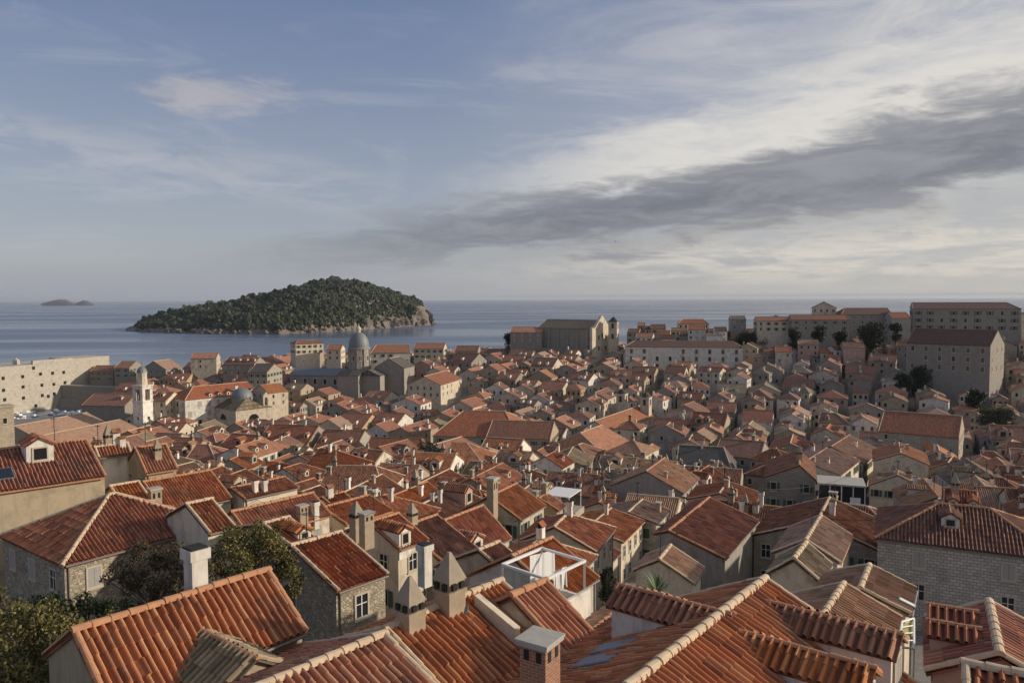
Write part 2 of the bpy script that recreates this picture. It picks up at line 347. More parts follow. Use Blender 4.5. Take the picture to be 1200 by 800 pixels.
# ------------------------------------------------------------------ roof tiles
TS, TC = .30, .70
def tiles(mb, O, U, Vv, poly, lod, mat=0, rs=None):
    """tile sheet on a plane: O origin, U along the eave, Vv up the slope, poly convex in (u,v)"""
    O, U, Vv = (np.asarray(q, float) for q in (O, U, Vv)); N = np.cross(U, Vv); N /= np.linalg.norm(N)
    P = np.asarray(poly, float)
    if lod >= 3:
        mb.poly([O + U * a + Vv * b for a, b in P], mat, [(a / TS * 2, b / TC) for a, b in P]); return
    umin, umax = P[:, 0].min(), P[:, 0].max(); rows = max(1, int(round((umax - umin) / TS))); w = (umax - umin) / rows
    t, h = {0: ([0, .03, .12, .26, .40, .49, .54, .77], [0, .06, .118, .14, .118, .06, -.01, -.05]),
            1: ([0, .05, .26, .47, .54, .77], [0, .08, .138, .08, -.01, -.045]),
            2: ([0, .08, .26, .44, .54], [0, .09, .135, .09, -.02])}[lod]
    t = np.array(t); h = np.array(h); k = len(t)
    us = (umin + (np.arange(rows)[:, None] + t[None]) * w).ravel(); hs = np.tile(h, rows)
    us = np.append(us, umax); hs = np.append(hs, 0)
    cov = np.append(np.tile((t < .53).astype(int), rows), 0); rowi = np.append(np.repeat(np.arange(rows), k), rows)
    us = np.clip(us, umin + 1e-4, umax - 1e-4)
    vlo = np.full(len(us), 1e9); vhi = np.full(len(us), -1e9)
    for i in range(len(P)):
        (a0, b0), (a1, b1) = P[i], P[(i + 1) % len(P)]
        if abs(a1 - a0) < 1e-9: continue
        s = (us - a0) / (a1 - a0); ok = (s >= -1e-6) & (s <= 1 + 1e-6); vv = b0 + s * (b1 - b0)
        vlo = np.where(ok, np.minimum(vlo, vv), vlo); vhi = np.where(ok, np.maximum(vhi, vv), vhi)
    vmax = P[:, 1].max()
    if lod == 2:
        vs = np.array([0.0, vmax]); kk = np.array([0]); saw = np.zeros(2)
    else:
        nc = max(1, int(math.ceil(vmax / TC))); a = np.arange(nc) * TC
        vs = np.stack([a, a + TC], 1).ravel(); saw = np.tile([.028, .0], nc)
    m = len(vs)
    VV = np.clip(vs[None, :], vlo[:, None], vhi[:, None])
    HH = hs[:, None] + saw[None, :]
    if lod < 2:
        nrow = rows + 1; nc = m // 2
        j = rng.normal(0, .005, (nrow, nc)); HH = HH + np.repeat(j[rowi], 2, 1)
        du = rng.normal(0, .010, (nrow, nc)); UU = us[:, None] + np.repeat(du[rowi], 2, 1) * (hs[:, None] > -1)
        UU[0] = us[0]; UU[-1] = us[-1]
        slip = (rng.random((nrow, nc)) < .035) * rng.normal(0, .035, (nrow, nc)); HH = HH + np.repeat(slip[rowi], 2, 1)
        du2 = (rng.random((nrow, nc)) < .05) * rng.normal(0, .05, (nrow, nc)); UU[1:-1] += np.repeat(du2[rowi], 2, 1)[1:-1] * (hs[1:-1, None] > 0)
    else: UU = np.repeat(us[:, None], m, 1)
    ph = rng.uniform(0, 6, 4); fade = np.clip((UU - umin) * .8, 0, 1) * np.clip((umax - UU) * .8, 0, 1)
    HH = HH + .045 * fade * (np.sin(UU * .9 + ph[0]) * np.cos(VV * 1.1 + ph[1]) + .6 * np.sin(UU * 2.1 + ph[2]) * np.cos(VV * 1.9 + ph[3]))
    V = O + UU[..., None] * U + VV[..., None] * Vv + HH[..., None] * N
    idx = np.arange(len(us) * m).reshape(len(us), m)
    q = np.stack([idx[:-1, :-1], idx[1:, :-1], idx[1:, 1:], idx[:-1, 1:]], -1)
    okf = ((VV[:-1, 1:] - VV[:-1, :-1]) + (VV[1:, 1:] - VV[1:, :-1]) > 1e-4)
    if lod < 2:
        ris = np.zeros(m - 1, bool); ris[1::2] = True                # little steps between courses
        inside = (VV[:-1, 1:] > vlo[:-1, None] + 1e-3) & (VV[:-1, 1:] < vhi[:-1, None] - 1e-3)
        okf = np.where(ris[None, :], inside, okf)
        cu = (rowi[:-1] * 2 + cov[:-1] + .5)[:, None] + np.zeros(m - 1); cv = (np.arange(m - 1) // 2 + .5)[None, :] + np.zeros((len(us) - 1, 1))
        uv = np.repeat(np.stack([cu, cv], -1)[:, :, None, :], 4, 2)
    else:
        cu = (rowi[:-1] * 2 + cov[:-1] + .5)[:, None]
        vv = VV / TC
        uv = np.stack([np.stack([cu + 0 * vv[:-1, :-1], z], -1) for z in (vv[:-1, :-1], vv[1:, :-1], vv[1:, 1:], vv[:-1, 1:])], 2)
    q = q[okf]; uv = uv[okf]
    if len(q): mb.add(V.reshape(-1, 3), q, uv, mat)

def ridge_caps(mb, p, q, lod, mat=0, r=.18):
    p, q = np.asarray(p, float), np.asarray(q, float); d = q - p; L = np.linalg.norm(d)
    if L < .05: return
    d /= L; a = np.cross(d, (0, 0, 1)); a /= np.linalg.norm(a) + 1e-9; u = np.cross(a, d)
    n = max(1, int(L / .62)) if lod < 2 else 1; st = L / n; na = 6 if lod < 2 else 3
    for i in range(n):
        c0 = p + d * (i * st); c1 = p + d * ((i + 1) * st + (.04 if lod < 2 else 0)); r0, r1 = (r * 1.1, r * .92) if lod < 2 else (r, r)
        r0 *= rng.uniform(.95, 1.08) if lod < 2 else 1; lift = rng.normal(0, .01) if lod < 2 else 0
        A = [c0 + a * (-math.cos(math.pi * k / na)) * r0 + u * (math.sin(math.pi * k / na) * r0 - .02 + lift) for k in range(na + 1)]
        B = [c1 + a * (-math.cos(math.pi * k / na)) * r1 + u * (math.sin(math.pi * k / na) * r1 - .02 + lift) for k in range(na + 1)]
        for k in range(na): mb.poly([A[k], A[k + 1], B[k + 1], B[k]], mat)
        mb.poly(A, mat); mb.poly(B[::-1], mat)

# ------------------------------------------------------------------ shared parts (windows, chimneys, dormers)
def win_parts(kind, w, h):
    f = MB(); t = .13
    f.box((-.02, -w / 2 - t, -h / 2 - t), (.07, -w / 2, h / 2 + t)); f.box((-.02, w / 2, -h / 2 - t), (.07, w / 2 + t, h / 2 + t))
    f.box((-.02, -w / 2, h / 2), (.07, w / 2, h / 2 + t)); f.box((-.02, -w / 2 - t - .06, -h / 2 - t - .09), (.13, w / 2 + t + .06, -h / 2 - t + .003))
    f.box((-.02, -w / 2, -h / 2 - t + .005), (.06, w / 2, -h / 2))
    p = MB(); p.box((-.02, -w / 2, -h / 2), (.012, w / 2, h / 2))
    b = MB(); b.box((.012, -.03, -h / 2), (.03, .03, h / 2)); b.box((.012, -w / 2, .1), (.028, w / 2, .15))
    s = MB()
    if kind in ('open_green', 'open_brown'):
        for y in (-w / 2 - .36, w / 2 + .36): s.box((.075, y - .24, -h / 2), (.115, y + .24, h / 2))
    elif kind.startswith('closed'):
        for y in (-w / 4, w / 4): s.box((.032, y - w / 4 + .01, -h / 2), (.062, y + w / 4 - .01, h / 2))
    return f, p, b, s
def shut_mat(kind): return 'shutter_' + kind.split('_')[1] if '_' in kind else 'shutter_green'
def add_window(parent, loc, rotz, kind, detail, scale=1.0, w=.85, h=1.35, name='window'):
    if detail:
        f, p, b, s = win_parts(kind, w, h)
        fo = link(name, shared(('wf', kind, w, h), lambda: f.build('window_frame', 'trim')), parent, loc, rotz, (scale,) * 3)
        link('pane', shared(('wp', w, h), lambda: p.build('pane', 'glass')), fo)
        if kind == 'plain': link('glazing_bar', shared(('wb', w, h), lambda: b.build('glazing_bar', 'white_paint')), fo)
        ys = (-w / 2 - .36, w / 2 + .36) if kind.startswith('open') else (-w / 4, w / 4) if kind.startswith('closed') else ()
        hw, x0, x1 = (.24, .075, .115) if kind.startswith('open') else (w / 4 - .01, .032, .062)
        for y in ys:                                   # each leaf an object of its own
            def leaf():
                q = MB(); q.box((x0, -hw, -h / 2), (x1, hw, h / 2)); return q.build('shutter', shut_mat(kind))
            link('shutter', shared(('ws', kind, w, h), leaf), fo, (0, y, 0))
        return fo
    def mk():
        f, p, b, s = win_parts(kind, w, h); a = MB()
        for i, q in enumerate((f, p, s)):
            for V, (Fi, uv, mi) in _pair(q): a.add(V, Fi, uv, i)
        return a.build('window', ['trim', 'glass', shut_mat(kind)])
    return link(name, shared(('wall', kind, w, h), mk), parent, loc, rotz, (scale,) * 3)
def _pair(q):
    off = 0
    for V, (Fi, uv, mi) in zip(q.v, q.blk):
        yield V, (Fi - off, uv, mi); off += len(V)
def chim_parts(kind):
    b, c = MB(), MB(); bm, cm = 'plaster_white', 'concrete'
    if kind == 'slab':
        b.box((-.28, -.28, -1.2), (.28, .28, 1.15)); b.box((-.36, -.36, 1.152), (.36, .36, 1.55)); c.box((-.30, -.30, 1.552), (.30, .30, 1.62)); cm = 'dark_hole'
    elif kind == 'pyramid':
        b.box((-.42, -.42, -1.2), (.42, .42, .75)); b.box((-.47, -.47, .752), (.47, .47, .86)); b.box((-.40, -.40, .862), (.40, .40, 1.2)); bm = 'chimney_stone'; cm = 'cap_stone'
        for k in (-.2, .2):
            for q in ((k, -.41), (k, .41), (-.41, k), (.41, k)): b.box((q[0] - .1, q[1] - .1, .92), (q[0] + .1, q[1] + .1, 1.14), 1)
        e = .46; c.poly([(-e, -e, 1.2), (-e, e, 1.2), (e, e, 1.2), (e, -e, 1.2)])
        for i in range(4):
            q = [(-e, -e), (e, -e), (e, e), (-e, e)]; a, d = q[i], q[(i + 1) % 4]; c.poly([(*a, 1.2), (*d, 1.2), (d[0] * .12, d[1] * .12, 2.15), (a[0] * .12, a[1] * .12, 2.15)])
        c.poly([(-.06, -.06, 2.15), (.06, -.06, 2.15), (.06, .06, 2.15), (-.06, .06, 2.15)])
    elif kind == 'brick':
        b.box((-.42, -.42, -1.5), (.42, .42, 1.5)); bm = 'brick_red'; c.box((-.5, -.5, 1.502), (.5, .5, 1.6)); c.box((-.53, -.53, 1.602), (.53, .53, 1.68))
        for k in (-.2, .2):
            for q in ((k, -.405), (k, .405), (-.405, k), (.405, k)): b.box((q[0] - .08, q[1] - .03, 1.1), (q[0] + .08, q[1] + .03, 1.4), 1) if abs(q[1]) > .3 else b.box((q[0] - .03, q[1] - .08, 1.1), (q[0] + .03, q[1] + .08, 1.4), 1)
    elif kind == 'gablet':
        b.box((-.26, -.36, -1.2), (.26, .36, 1.0)); cm = 'tile_orange'
        for sg in (-1, 1): c.hexa([(0, .44 * k, 1.38) if j == 0 else (sg * .36, .44 * k, 1.08) for j, k in ((0, -1), (1, -1), (1, 1), (0, 1))], [(0, .44 * k, 1.46) if j == 0 else (sg * .36, .44 * k, 1.15) for j, k in ((0, -1), (1, -1), (1, 1), (0, 1))])
        for k in (-.2, .2): b.box((-.12, k - .1, 1.0), (.12, k + .1, 1.36), 1)
    elif kind == 'stone':
        b.box((-.33, -.42, -1.2), (.33, .42, 1.3)); bm = 'chimney_stone'; c.box((-.42, -.5, 1.3), (.42, .5, 1.42))
        for k in (-.2, .2): b.box((-.335, k - .1, .85), (.335, k + .1, 1.15), 1)
    else:
        b.lathe([(.13, -1.0), (.13, 1.2)], 8); bm = 'metal_grey'; c.lathe([(.22, 1.25), (.0, 1.48)], 8); c.lathe([(.0, 1.24), (.22, 1.25)], 8); c.box((-.02, -.02, 1.1), (.02, .02, 1.3)); cm = 'metal_grey'
    return b, c, [bm, 'dark_hole'], cm
def add_chimney(parent, loc, kind, lod, scale=1.0, rotz=0.0, zs=1.0):
    sc = (scale, scale, scale * zs)
    if lod <= 2:
        b, c, bm, cm = chim_parts(kind)
        o = link('chimney', shared(('cb', kind), lambda: b.build('chimney', bm)), parent, loc, rotz, sc)
        link('chimney_cap', shared(('cc', kind), lambda: c.build('chimney_cap', cm)), o); return o
    def mk():
        b, c, bm, cm = chim_parts(kind); a = MB()
        for V, (Fi, uv, mi) in _pair(b): a.add(V, Fi, uv, mi)
        for V, (Fi, uv, mi) in _pair(c): a.add(V, Fi, uv, 2)
        return a.build('chimney', bm + [cm])
    return link('chimney', shared(('cm', kind), mk), parent, loc, rotz, sc)
def dorm_parts(w, h, dp, lod):
    rise = w * .30; b = MB(); hw = w / 2
    b.hexa([(-dp, -hw, -1), (0, -hw, -1), (0, hw, -1), (-dp, hw, -1)], [(-dp, -hw, h), (0, -hw, h), (0, hw, h), (-dp, hw, h)])
    b.poly([(.002, -hw, h), (.002, hw, h), (.002, 0, h + rise)]);
    r = MB(); ov = .16; p = math.atan2(rise, hw); sl = (hw + ov) / math.cos(p)
    for sg in (-1, 1):
        ez = h + .05 - ov * math.tan(p)
        if sg < 0: O, U = (-dp, -hw - ov, ez), (1, 0, 0); Vv = (0, math.cos(p), math.sin(p))
        else: O, U = (.18, hw + ov, ez), (-1, 0, 0); Vv = (0, -math.cos(p), math.sin(p))
        tiles(r, O, U, Vv, [(0, 0), (dp + .18, 0), (dp + .18, sl), (0, sl)], lod)
        O = np.array(O); Vv = np.array(Vv); U = np.array(U); N = np.cross(U, Vv); L = dp + .18
        q = [O, O + U * L, O + U * L + Vv * sl, O + Vv * sl]; r.hexa([z - N * .09 for z in q], [z - N * .012 for z in q])
    ridge_caps(r, (-dp, 0, h + .07 + rise), (.19, 0, h + .07 + rise), max(lod, 1), 1, .10)
    return b, r
def add_dormer(parent, loc, rotz, lod, roofm, w=1.35, h=1.15, dp=2.6, wallm='plaster_white', kind='plain'):
    L = 1 if lod < 2 else 2 if lod == 2 else 3
    if lod <= 2:
        b, r = dorm_parts(w, h, dp, L)
        o = link('dormer', shared(('db', w, h, dp, wallm), lambda: b.build('dormer', wallm)), parent, loc, rotz)
        link('dormer_roof', shared(('dr', w, h, dp, L, roofm), lambda: r.build('dormer_roof', [roofm, 'ridge_orange'])), o)
        add_window(o, (.004, 0, h * .5), 0, kind, lod < 1, 1.0, w * .48, h * .62); return o
    def mk():
        b, r = dorm_parts(w, h, dp, L); a = MB()
        for V, (Fi, uv, mi) in _pair(b): a.add(V, Fi, uv, 0)
        for V, (Fi, uv, mi) in _pair(r): a.add(V, Fi, uv, mi + 1)
        a.box((0, -w * .25, .12), (.03, w * .25, h * .85), 3)
        return a.build('dormer', [wallm, roofm, 'ridge_orange', 'glass'])
    return link('dormer', shared(('dm', w, h, dp, roofm, wallm), mk), parent, loc, rotz)

# ------------------------------------------------------------------ houses
HOUSES = []; OCC = {}
def occ_rect(cx, cy, azr, x0, x1, y0, y1, set_=True, tag_=1):
    ca, sa = math.cos(azr), math.sin(azr); n = hit = 0
    nx = max(2, int((x1 - x0) / .8)); ny = max(2, int((y1 - y0) / .8))
    for i in range(nx + 1):
        for j in range(ny + 1):
            u = x0 + (x1 - x0) * i / nx; v = y0 + (y1 - y0) * j / ny
            k = (int(math.floor(cx + u * ca + v * sa)), int(math.floor(cy - u * sa + v * ca))); n += 1
            if set_: OCC[k] = tag_
            elif k in OCC: hit += 1
    return hit / n
def lod_of(d): return 0 if d < 42 else 1 if d < 100 else 2 if d < 205 else 3
def roof_geo(wl, wr, L, H, pl, pr, r1, r2):
    tl, tr = math.tan(pl), math.tan(pr)
    return dict(zl=H - wl * tl, zr=H - wr * tr, tl=tl, tr=tr)
def roof_sheets(mb, wl, wr, L, H, pl, pr, r1, r2, lod, ov=.0):
    """both slopes and hip ends; local frame: y along the ridge, x to the right"""
    g = roof_geo(wl, wr, L, H, pl, pr, r1, r2); y0, y1 = -L / 2, L / 2
    sr, sl = wr / math.cos(pr), wl / math.cos(pl)
    faces = [((wr, y0 - r1, g['zr']), (0, 1, 0), (-math.cos(pr), 0, math.sin(pr)), [(0, 0), (L + r1 + r2, 0), (L + r1, sr), (r1, sr)]),
             ((-wl, y1 + r2, g['zl']), (0, -1, 0), (math.cos(pl), 0, math.sin(pl)), [(0, 0), (L + r1 + r2, 0), (L + r2, sl), (r2, sl)])]
    if r1 > 0:
        q = math.atan2(H - g['zr'], r1); faces.append(((-wl, y0 - r1, g['zr']), (1, 0, 0), (0, math.cos(q), math.sin(q)), [(0, 0), (wl + wr, 0), (wl, r1 / math.cos(q))]))
    if r2 > 0:
        q = math.atan2(H - g['zr'], r2); faces.append(((wr, y1 + r2, g['zr']), (-1, 0, 0), (0, -math.cos(q), math.sin(q)), [(0, 0), (wl + wr, 0), (wr, r2 / math.cos(q))]))
    for O, U, Vv, P in faces:
        tiles(mb, O, U, Vv, P, lod)
        if lod <= 3:
            O, U, Vv = (np.array(k, float) for k in (O, U, Vv)); N = np.cross(U, Vv); Q = [O + U * a + Vv * b for a, b in P]
            e = .014 if lod < 3 else .004
            mb.hexa([k - N * .16 for k in Q], [k - N * (e + (.055 if lod < 3 else 0)) for k in Q])
    return g
ROOFW = {'tile_orange': 'orange', 'tile_rust': 'rust red', 'tile_brown': 'brown', 'tile_pale': 'pale weathered', 'tile_moss': 'mossy', 'tile_grey': 'dark grey', 'tile_dark': 'dark brown'}
WALLW = {'plaster_cream': 'cream', 'plaster_white': 'white', 'plaster_ochre': 'ochre', 'plaster_tan': 'tan', 'plaster_pink': 'pink', 'plaster_grey': 'grey plaster', 'plaster_green': 'pale green',
         'stone_block': 'stone', 'stone_grey': 'grey stone', 'stone_rubble': 'rubble stone', 'stone_dark_rubble': 'dark rubble', 'stone_wall_big': 'pale stone', 'stone_pale': 'pale stone'}
def house(c, zr, azd, L, wl, wr, pl=25, pr=25, run=(0, 0), roof='tile_orange', wall='plaster_cream', lod=None, chim=(), dorm=(), win=True, shut=None,
          label=None, name='house', cat='house', group='red roofed old town houses', zg=None, ridge=None, nofl=None, cornice=True, occ=True, clear=0, wsc=1.0, wspace=None, wname='wall'):
    pl, pr = R(pl), R(pr); azr = R(azd); d = c[1]
    if lod is None: lod = lod_of(d)
    zg = ground(c[0], c[1]) if zg is None else zg
    H = zr - zg; r1, r2 = run; y0, y1 = -L / 2 - r1, L / 2 + r2
    if r1 or r2: pl = math.atan2(wr * math.tan(pr), wl)
    root = empty(name, (c[0], c[1], zg), -azr, label, cat, group)
    info = dict(o=root, roof=roof, wall=wall, hip=bool(r1 or r2), nd=len(dorm), nc=len(chim), pos=np.array([c[0], c[1], zr]), label=label, area=0, win=0)
    mb = MB(); g = roof_sheets(mb, wl, wr, L, H, pl, pr, r1, r2, lod)
    ro = mb.build('roof', roof, root)
    rm = ridge or ('ridge_pale' if rng.random() < .45 else 'ridge_orange')
    mb = MB(); ridge_caps(mb, (0, -L / 2 - .02, H + .03), (0, L / 2 + .02, H + .03), lod)
    for (ry, sy) in ((r1, -1), (r2, 1)):
        if ry > 0:
            for sx, w_ in ((-1, wl), (1, wr)): ridge_caps(mb, (sx * w_, sy * (L / 2 + ry), g['zr'] + .04), (0, sy * L / 2, H + .02), lod, 0, .16)
    for (ry, sy) in ((r1, -1), (r2, 1)):
        if ry == 0:
            for sx, w_, ez in ((-1, wl, g['zl']), (1, wr, g['zr'])): ridge_caps(mb, (sx * w_, sy * (L / 2 - .1), ez + .06), (sx * .1, sy * (L / 2 - .1), H + .02), lod, 0, .13 if lod < 2 else .10)
    if mb.v: mb.build('ridge_cap', rm, ro)
    # walls
    ox = .28; gy1, gy2 = (ox if r1 else .10), (ox if r2 else .10); a0, a1 = y0 + gy1, y1 - gy2; xl, xr = -wl + ox, wr - ox
    cl = H - (wl - ox) * math.tan(pl) - .13; cr = H - (wr - ox) * math.tan(pr) - .13; zb = -4.0
    mb = MB()
    mb.poly([(xr, a0, zb), (xr, a1, zb), (xr, a1, cr), (xr, a0, cr)]); mb.poly([(xl, a1, zb), (xl, a0, zb), (xl, a0, cl), (xl, a1, cl)])
    for yy, hip, sg in ((a0, r1, 1), (a1, r2, -1)):
        q = [(xl, yy, zb), (xr, yy, zb), (xr, yy, cr)] + ([] if hip else [(0, yy, H - .13)]) + [(xl, yy, cl)]
        mb.poly(q if sg > 0 else q[::-1])
    mb.build(wname, wall, root)
    if cornice and lod <= 2:
        mb = MB()
        for xx, cz, sg in ((xr, cr, 1), (xl, cl, -1)):
            lo, hi = sorted((xx + sg * .004, xx + sg * .15)); mb.box((lo, a0 + .02, cz - .16), (hi, a1 - .02, cz - .03))
        mb.build('cornice', 'trim', root)
    if lod <= 2:
        mb = MB(); gx = wr + .03; mb.tube((gx, a0, g['zr'] - .12), (gx, a1, g['zr'] - .12), .07, 0, 6); mb.build('gutter', 'metal_grey' if rng.random() < .6 else 'ridge_orange', root)
        mb = MB(); px_ = xr + .07; py_ = (a0 + .25) if rng.random() < .5 else (a1 - .25); mb.tube((px_, py_, -2), (px_, py_, cr - .25), .05, 0, 6); mb.tube((px_, py_, cr - .27), (gx, py_, g['zr'] - .12), .045, 0, 6); mb.build('downpipe', 'metal_grey', root)
    # windows on the sides that can be seen from the town wall
    ca, sa = math.cos(azr), math.sin(azr)
    def wpt(u, v): return np.array([c[0] + u * ca + v * sa, c[1] - u * sa + v * ca])
    kinds = shut or random.choice(['plain', 'open_green', 'closed_green', 'closed_grey', 'closed_brown', 'open_green'])
    if win:
        sp = wspace or (2.05 if lod < 3 else 2.5); mf = nofl or (3 if lod < 3 else 2)
        walls = [(xr, 0, 0, a0, a1, cr, (1, 0)), (xl, 0, math.pi, a0, a1, cl, (-1, 0)), (0, a0, -math.pi / 2, xl, xr, min(cl, cr), (0, -1)), (0, a1, math.pi / 2, xl, xr, min(cl, cr), (0, 1))]
        for (wx, wy, rz, s0, s1, ct, n) in walls:
            side = abs(n[0]) > .5
            ctr = wpt(wx, (s0 + s1) / 2) if side else wpt((s0 + s1) / 2, wy)
            nw = np.array([n[0] * ca + n[1] * sa, -n[0] * sa + n[1] * ca]); tocam = -ctr / (np.linalg.norm(ctr) + 1e-9)
            if nw @ tocam < .03: continue
            k = max(1, int((s1 - s0 - .8) / sp)); k = min(k, 9 if lod < 3 or wspace else 5)
            for fl in range(mf):
                z = ct - 1.45 * wsc - fl * 2.9 * (1 + (wsc - 1) * .6)
                if z < 1.0: break
                for i in range(k):
                    if rng.random() < .12: continue
                    s = s0 + (s1 - s0) * (i + .5) / k
                    add_window(root, (wx, s, z) if side else (s, wy, z), rz, kinds if rng.random() < .8 else 'plain', lod < 2, wsc); info['win'] += 1
    for ch in chim:
        u, v, kind, sc = ch[:4]; z = H - (u * math.tan(pr) if u > 0 else -u * math.tan(pl)); add_chimney(root, (u, v, z), kind, lod, sc, ch[5] if len(ch) > 5 else 0, ch[4] if len(ch) > 4 else 1)
    for dm in dorm:
        sg, v, fr = dm[:3]; w_ = wr if sg > 0 else wl; t_ = math.tan(pr if sg > 0 else pl); u = w_ * fr; kw = dm[3] if len(dm) > 3 else {}
        hgt = kw.get('h', 1.15)
        add_dormer(root, (sg * u, v, H - u * t_), 0 if sg > 0 else math.pi, lod, kw.get('roof', roof), kw.get('w', 1.35), hgt, kw.get('dp', min(2.6, u + .3)), kw.get('wall', 'plaster_white'), kw.get('kind', 'plain'))
    if occ: occ_rect(c[0], c[1], azr, -wl - .3, wr + .3, y0 - .2, y1 + .2)
    if clear: occ_rect(c[0], c[1], azr, wr, wr + clear, y0, y1)
    HOUSES.append(info); info['dims'] = (L + r1 + r2, wl + wr)
    info['geo'] = (azr, H, zg, c); info['pr'] = math.degrees(pr); info['pl'] = math.degrees(pl)
    return root, info
def add_antenna(rt, yv, H):
    a = MB(); hh = rng.uniform(1.8, 3.2); q = max(1.0, rt.location[1] / 60); a.tube((0, yv, H - .1), (0, yv, H + hh), .028 * q)
    for k in range(5): a.tube((-.35 + k * .03, yv + k * .12 - .24, H + hh - .15), (.35 - k * .03, yv + k * .12 - .24, H + hh - .15), .014 * q, 0, 4)
    a.tube((0, yv - .3, H + hh - .15), (0, yv + .3, H + hh - .15), .018 * q); a.build('antenna', 'metal_dark', rt)
def solve_e(Pend, n, px):
    v = ray(*px)             # Pend + w n - k z = C + t v
    A = np.array([[n[0], 0, -v[0]], [n[1], 0, -v[1]], [0, -1, -v[2]]]); return np.linalg.solve(A, CAM - Pend)[:2]
def N(p1, p2, d, er=None, el=None, wr=None, wl=None, pitch=25, az=None, anchor=1, L=None, cpx=(), dpx=(), chim=(), dorm=(), **kw):
    """a house given by its ridge in the photograph (near end, far end), the depth of one end and an eave corner"""
    if anchor == 2: P = at(*p2, d)
    else: P = at(*p1, d)
    q = p1 if anchor == 2 else p2
    if L is not None: L *= kd(d)
    if az is None:
        Q = at_z(*q, P[2]); D = (Q - P)[:2] if anchor == 1 else (P - Q)[:2]; L = np.linalg.norm(D); az = math.degrees(math.atan2(D[0], D[1]))
    dirv = np.array([math.sin(R(az)), math.cos(R(az)), 0])
    if L is None:
        k = (q[0] - CX) / F; a = P - CAM; t = (k * (a @ FW) - a @ RT) / (dirv @ RT - k * (dirv @ FW)); L = abs(t)
    P1, P2 = (P, P + dirv * L) if anchor == 1 else (P - dirv * L, P)
    n = np.array([math.cos(R(az)), -math.sin(R(az)), 0])
    kk = kd(d)
    if wr is not None: wr *= kk
    if wl is not None: wl *= kk
    pr = pl = pitch
    if er:
        w, k = solve_e(P1 if er[0] == 1 else P2, n, er[1]); pr = math.degrees(math.atan2(k, w)); wr0 = w
        if not (13 < pr < 44) or w < 1.0: print('ROOFFIX', p1, p2, 'w %.2f pitch %.1f' % (w, pr)); pr = min(max(pr, 15), 42); w = min(max(w, 2.2), 12)
        wr = w
    if el:
        w, k = solve_e(P1 if el[0] == 1 else P2, -n, el[1]); pl = math.degrees(math.atan2(k, w))
        if not (13 < pl < 44) or w < 1.0: print('ROOFFIXL', p1, p2, 'w %.2f pitch %.1f' % (w, pl)); pl = min(max(pl, 15), 42); w = min(max(w, 2.2), 12)
        wl = w
    if wr is None: wr = 3.5 * kk
    if wl is None: wl = wr
    if not el: pl = pr
    c = (P1 + P2) / 2
    ca, sa = math.cos(R(az)), math.sin(R(az))
    def loc(px, dd):
        w = at(*px, dd) - c; return w[0] * ca - w[1] * sa, w[0] * sa + w[1] * ca
    ch = list(chim)
    for e in cpx:          # (pixel of the base, depth or None to lie on the ridge, kind, scale, zscale)
        px, dd = e[0], e[1]; u, v = loc(px, dd); ch.append((min(max(u, -wl + .3), wr - .3), v, *e[2:]))
    if not ch and not cpx and 47 < d < 135:
        for _ in range(int(rng.integers(1, 4))): ch.append((float(rng.uniform(-.35, .55) * wr), float(rng.uniform(-.42, .42) * L), str(rng.choice(['slab', 'gablet', 'stone', 'pyramid'])), float(rng.uniform(.75, 1.05)), float(rng.uniform(.9, 1.3))))
    dl = list(dorm)
    for e in dpx:
        px, dd = e[0], e[1]; u, v = loc(px, dd); sg = 1 if u > 0 else -1; dl.append((sg, min(max(v, -L / 2 + .8), L / 2 - .8), min(max(abs(u) / (wr if sg > 0 else wl), .45), .95), e[2] if len(e) > 2 else {}))
    print('N %-14s az %5.1f L %5.1f wr %4.1f pr %4.1f wl %4.1f z %.1f g %.1f y %.0f' % (str(p1), az, L, wr, pr, wl, P[2], ground(c[0], c[1]), c[1]))
    rr = house((c[0], c[1]), P[2], az, L, wl, wr, pl, pr, chim=ch, dorm=dl, **kw)
    if 30 < d < 110 and rng.random() < .7: add_antenna(rr[0], float(rng.uniform(-.4, .4) * L), rr[1]['geo'][1])
    return rr

# ------------------------------------------------------------------ the ground, the sea, the islands
def coast(xx): return lerp_pts(xx, [(-420, 300), (-300, 350), (-288, 470), (-150, 492), (0, 488), (100, 492), (300, 482), (440, 478)])
def harbour(xx, yy): return -272 < xx < -196 and 352 < yy < 428 and yy > 352 + (xx + 272) * .1
def make_ground():
    xs = np.arange(-440, 441, 5.0); ys = np.arange(-60, 521, 5.0); mb = MB()
    Z = np.array([[(-6.0 if (yy > coast(xx) or harbour(xx, yy)) else ground(xx, yy)) for xx in xs] for yy in ys])
    gx, gy = np.meshgrid(xs, ys); V = np.stack([gx, gy, Z], -1).reshape(-1, 3)
    i = np.arange(len(ys) * len(xs)).reshape(len(ys), len(xs)); q = np.stack([i[:-1, :-1], i[:-1, 1:], i[1:, 1:], i[1:, :-1]], -1).reshape(-1, 4)
    mb.add(V, q, V[q][:, :, :2], 0)
    tag(mb.build('ground', 'paving'), kind='structure')
make_ground()
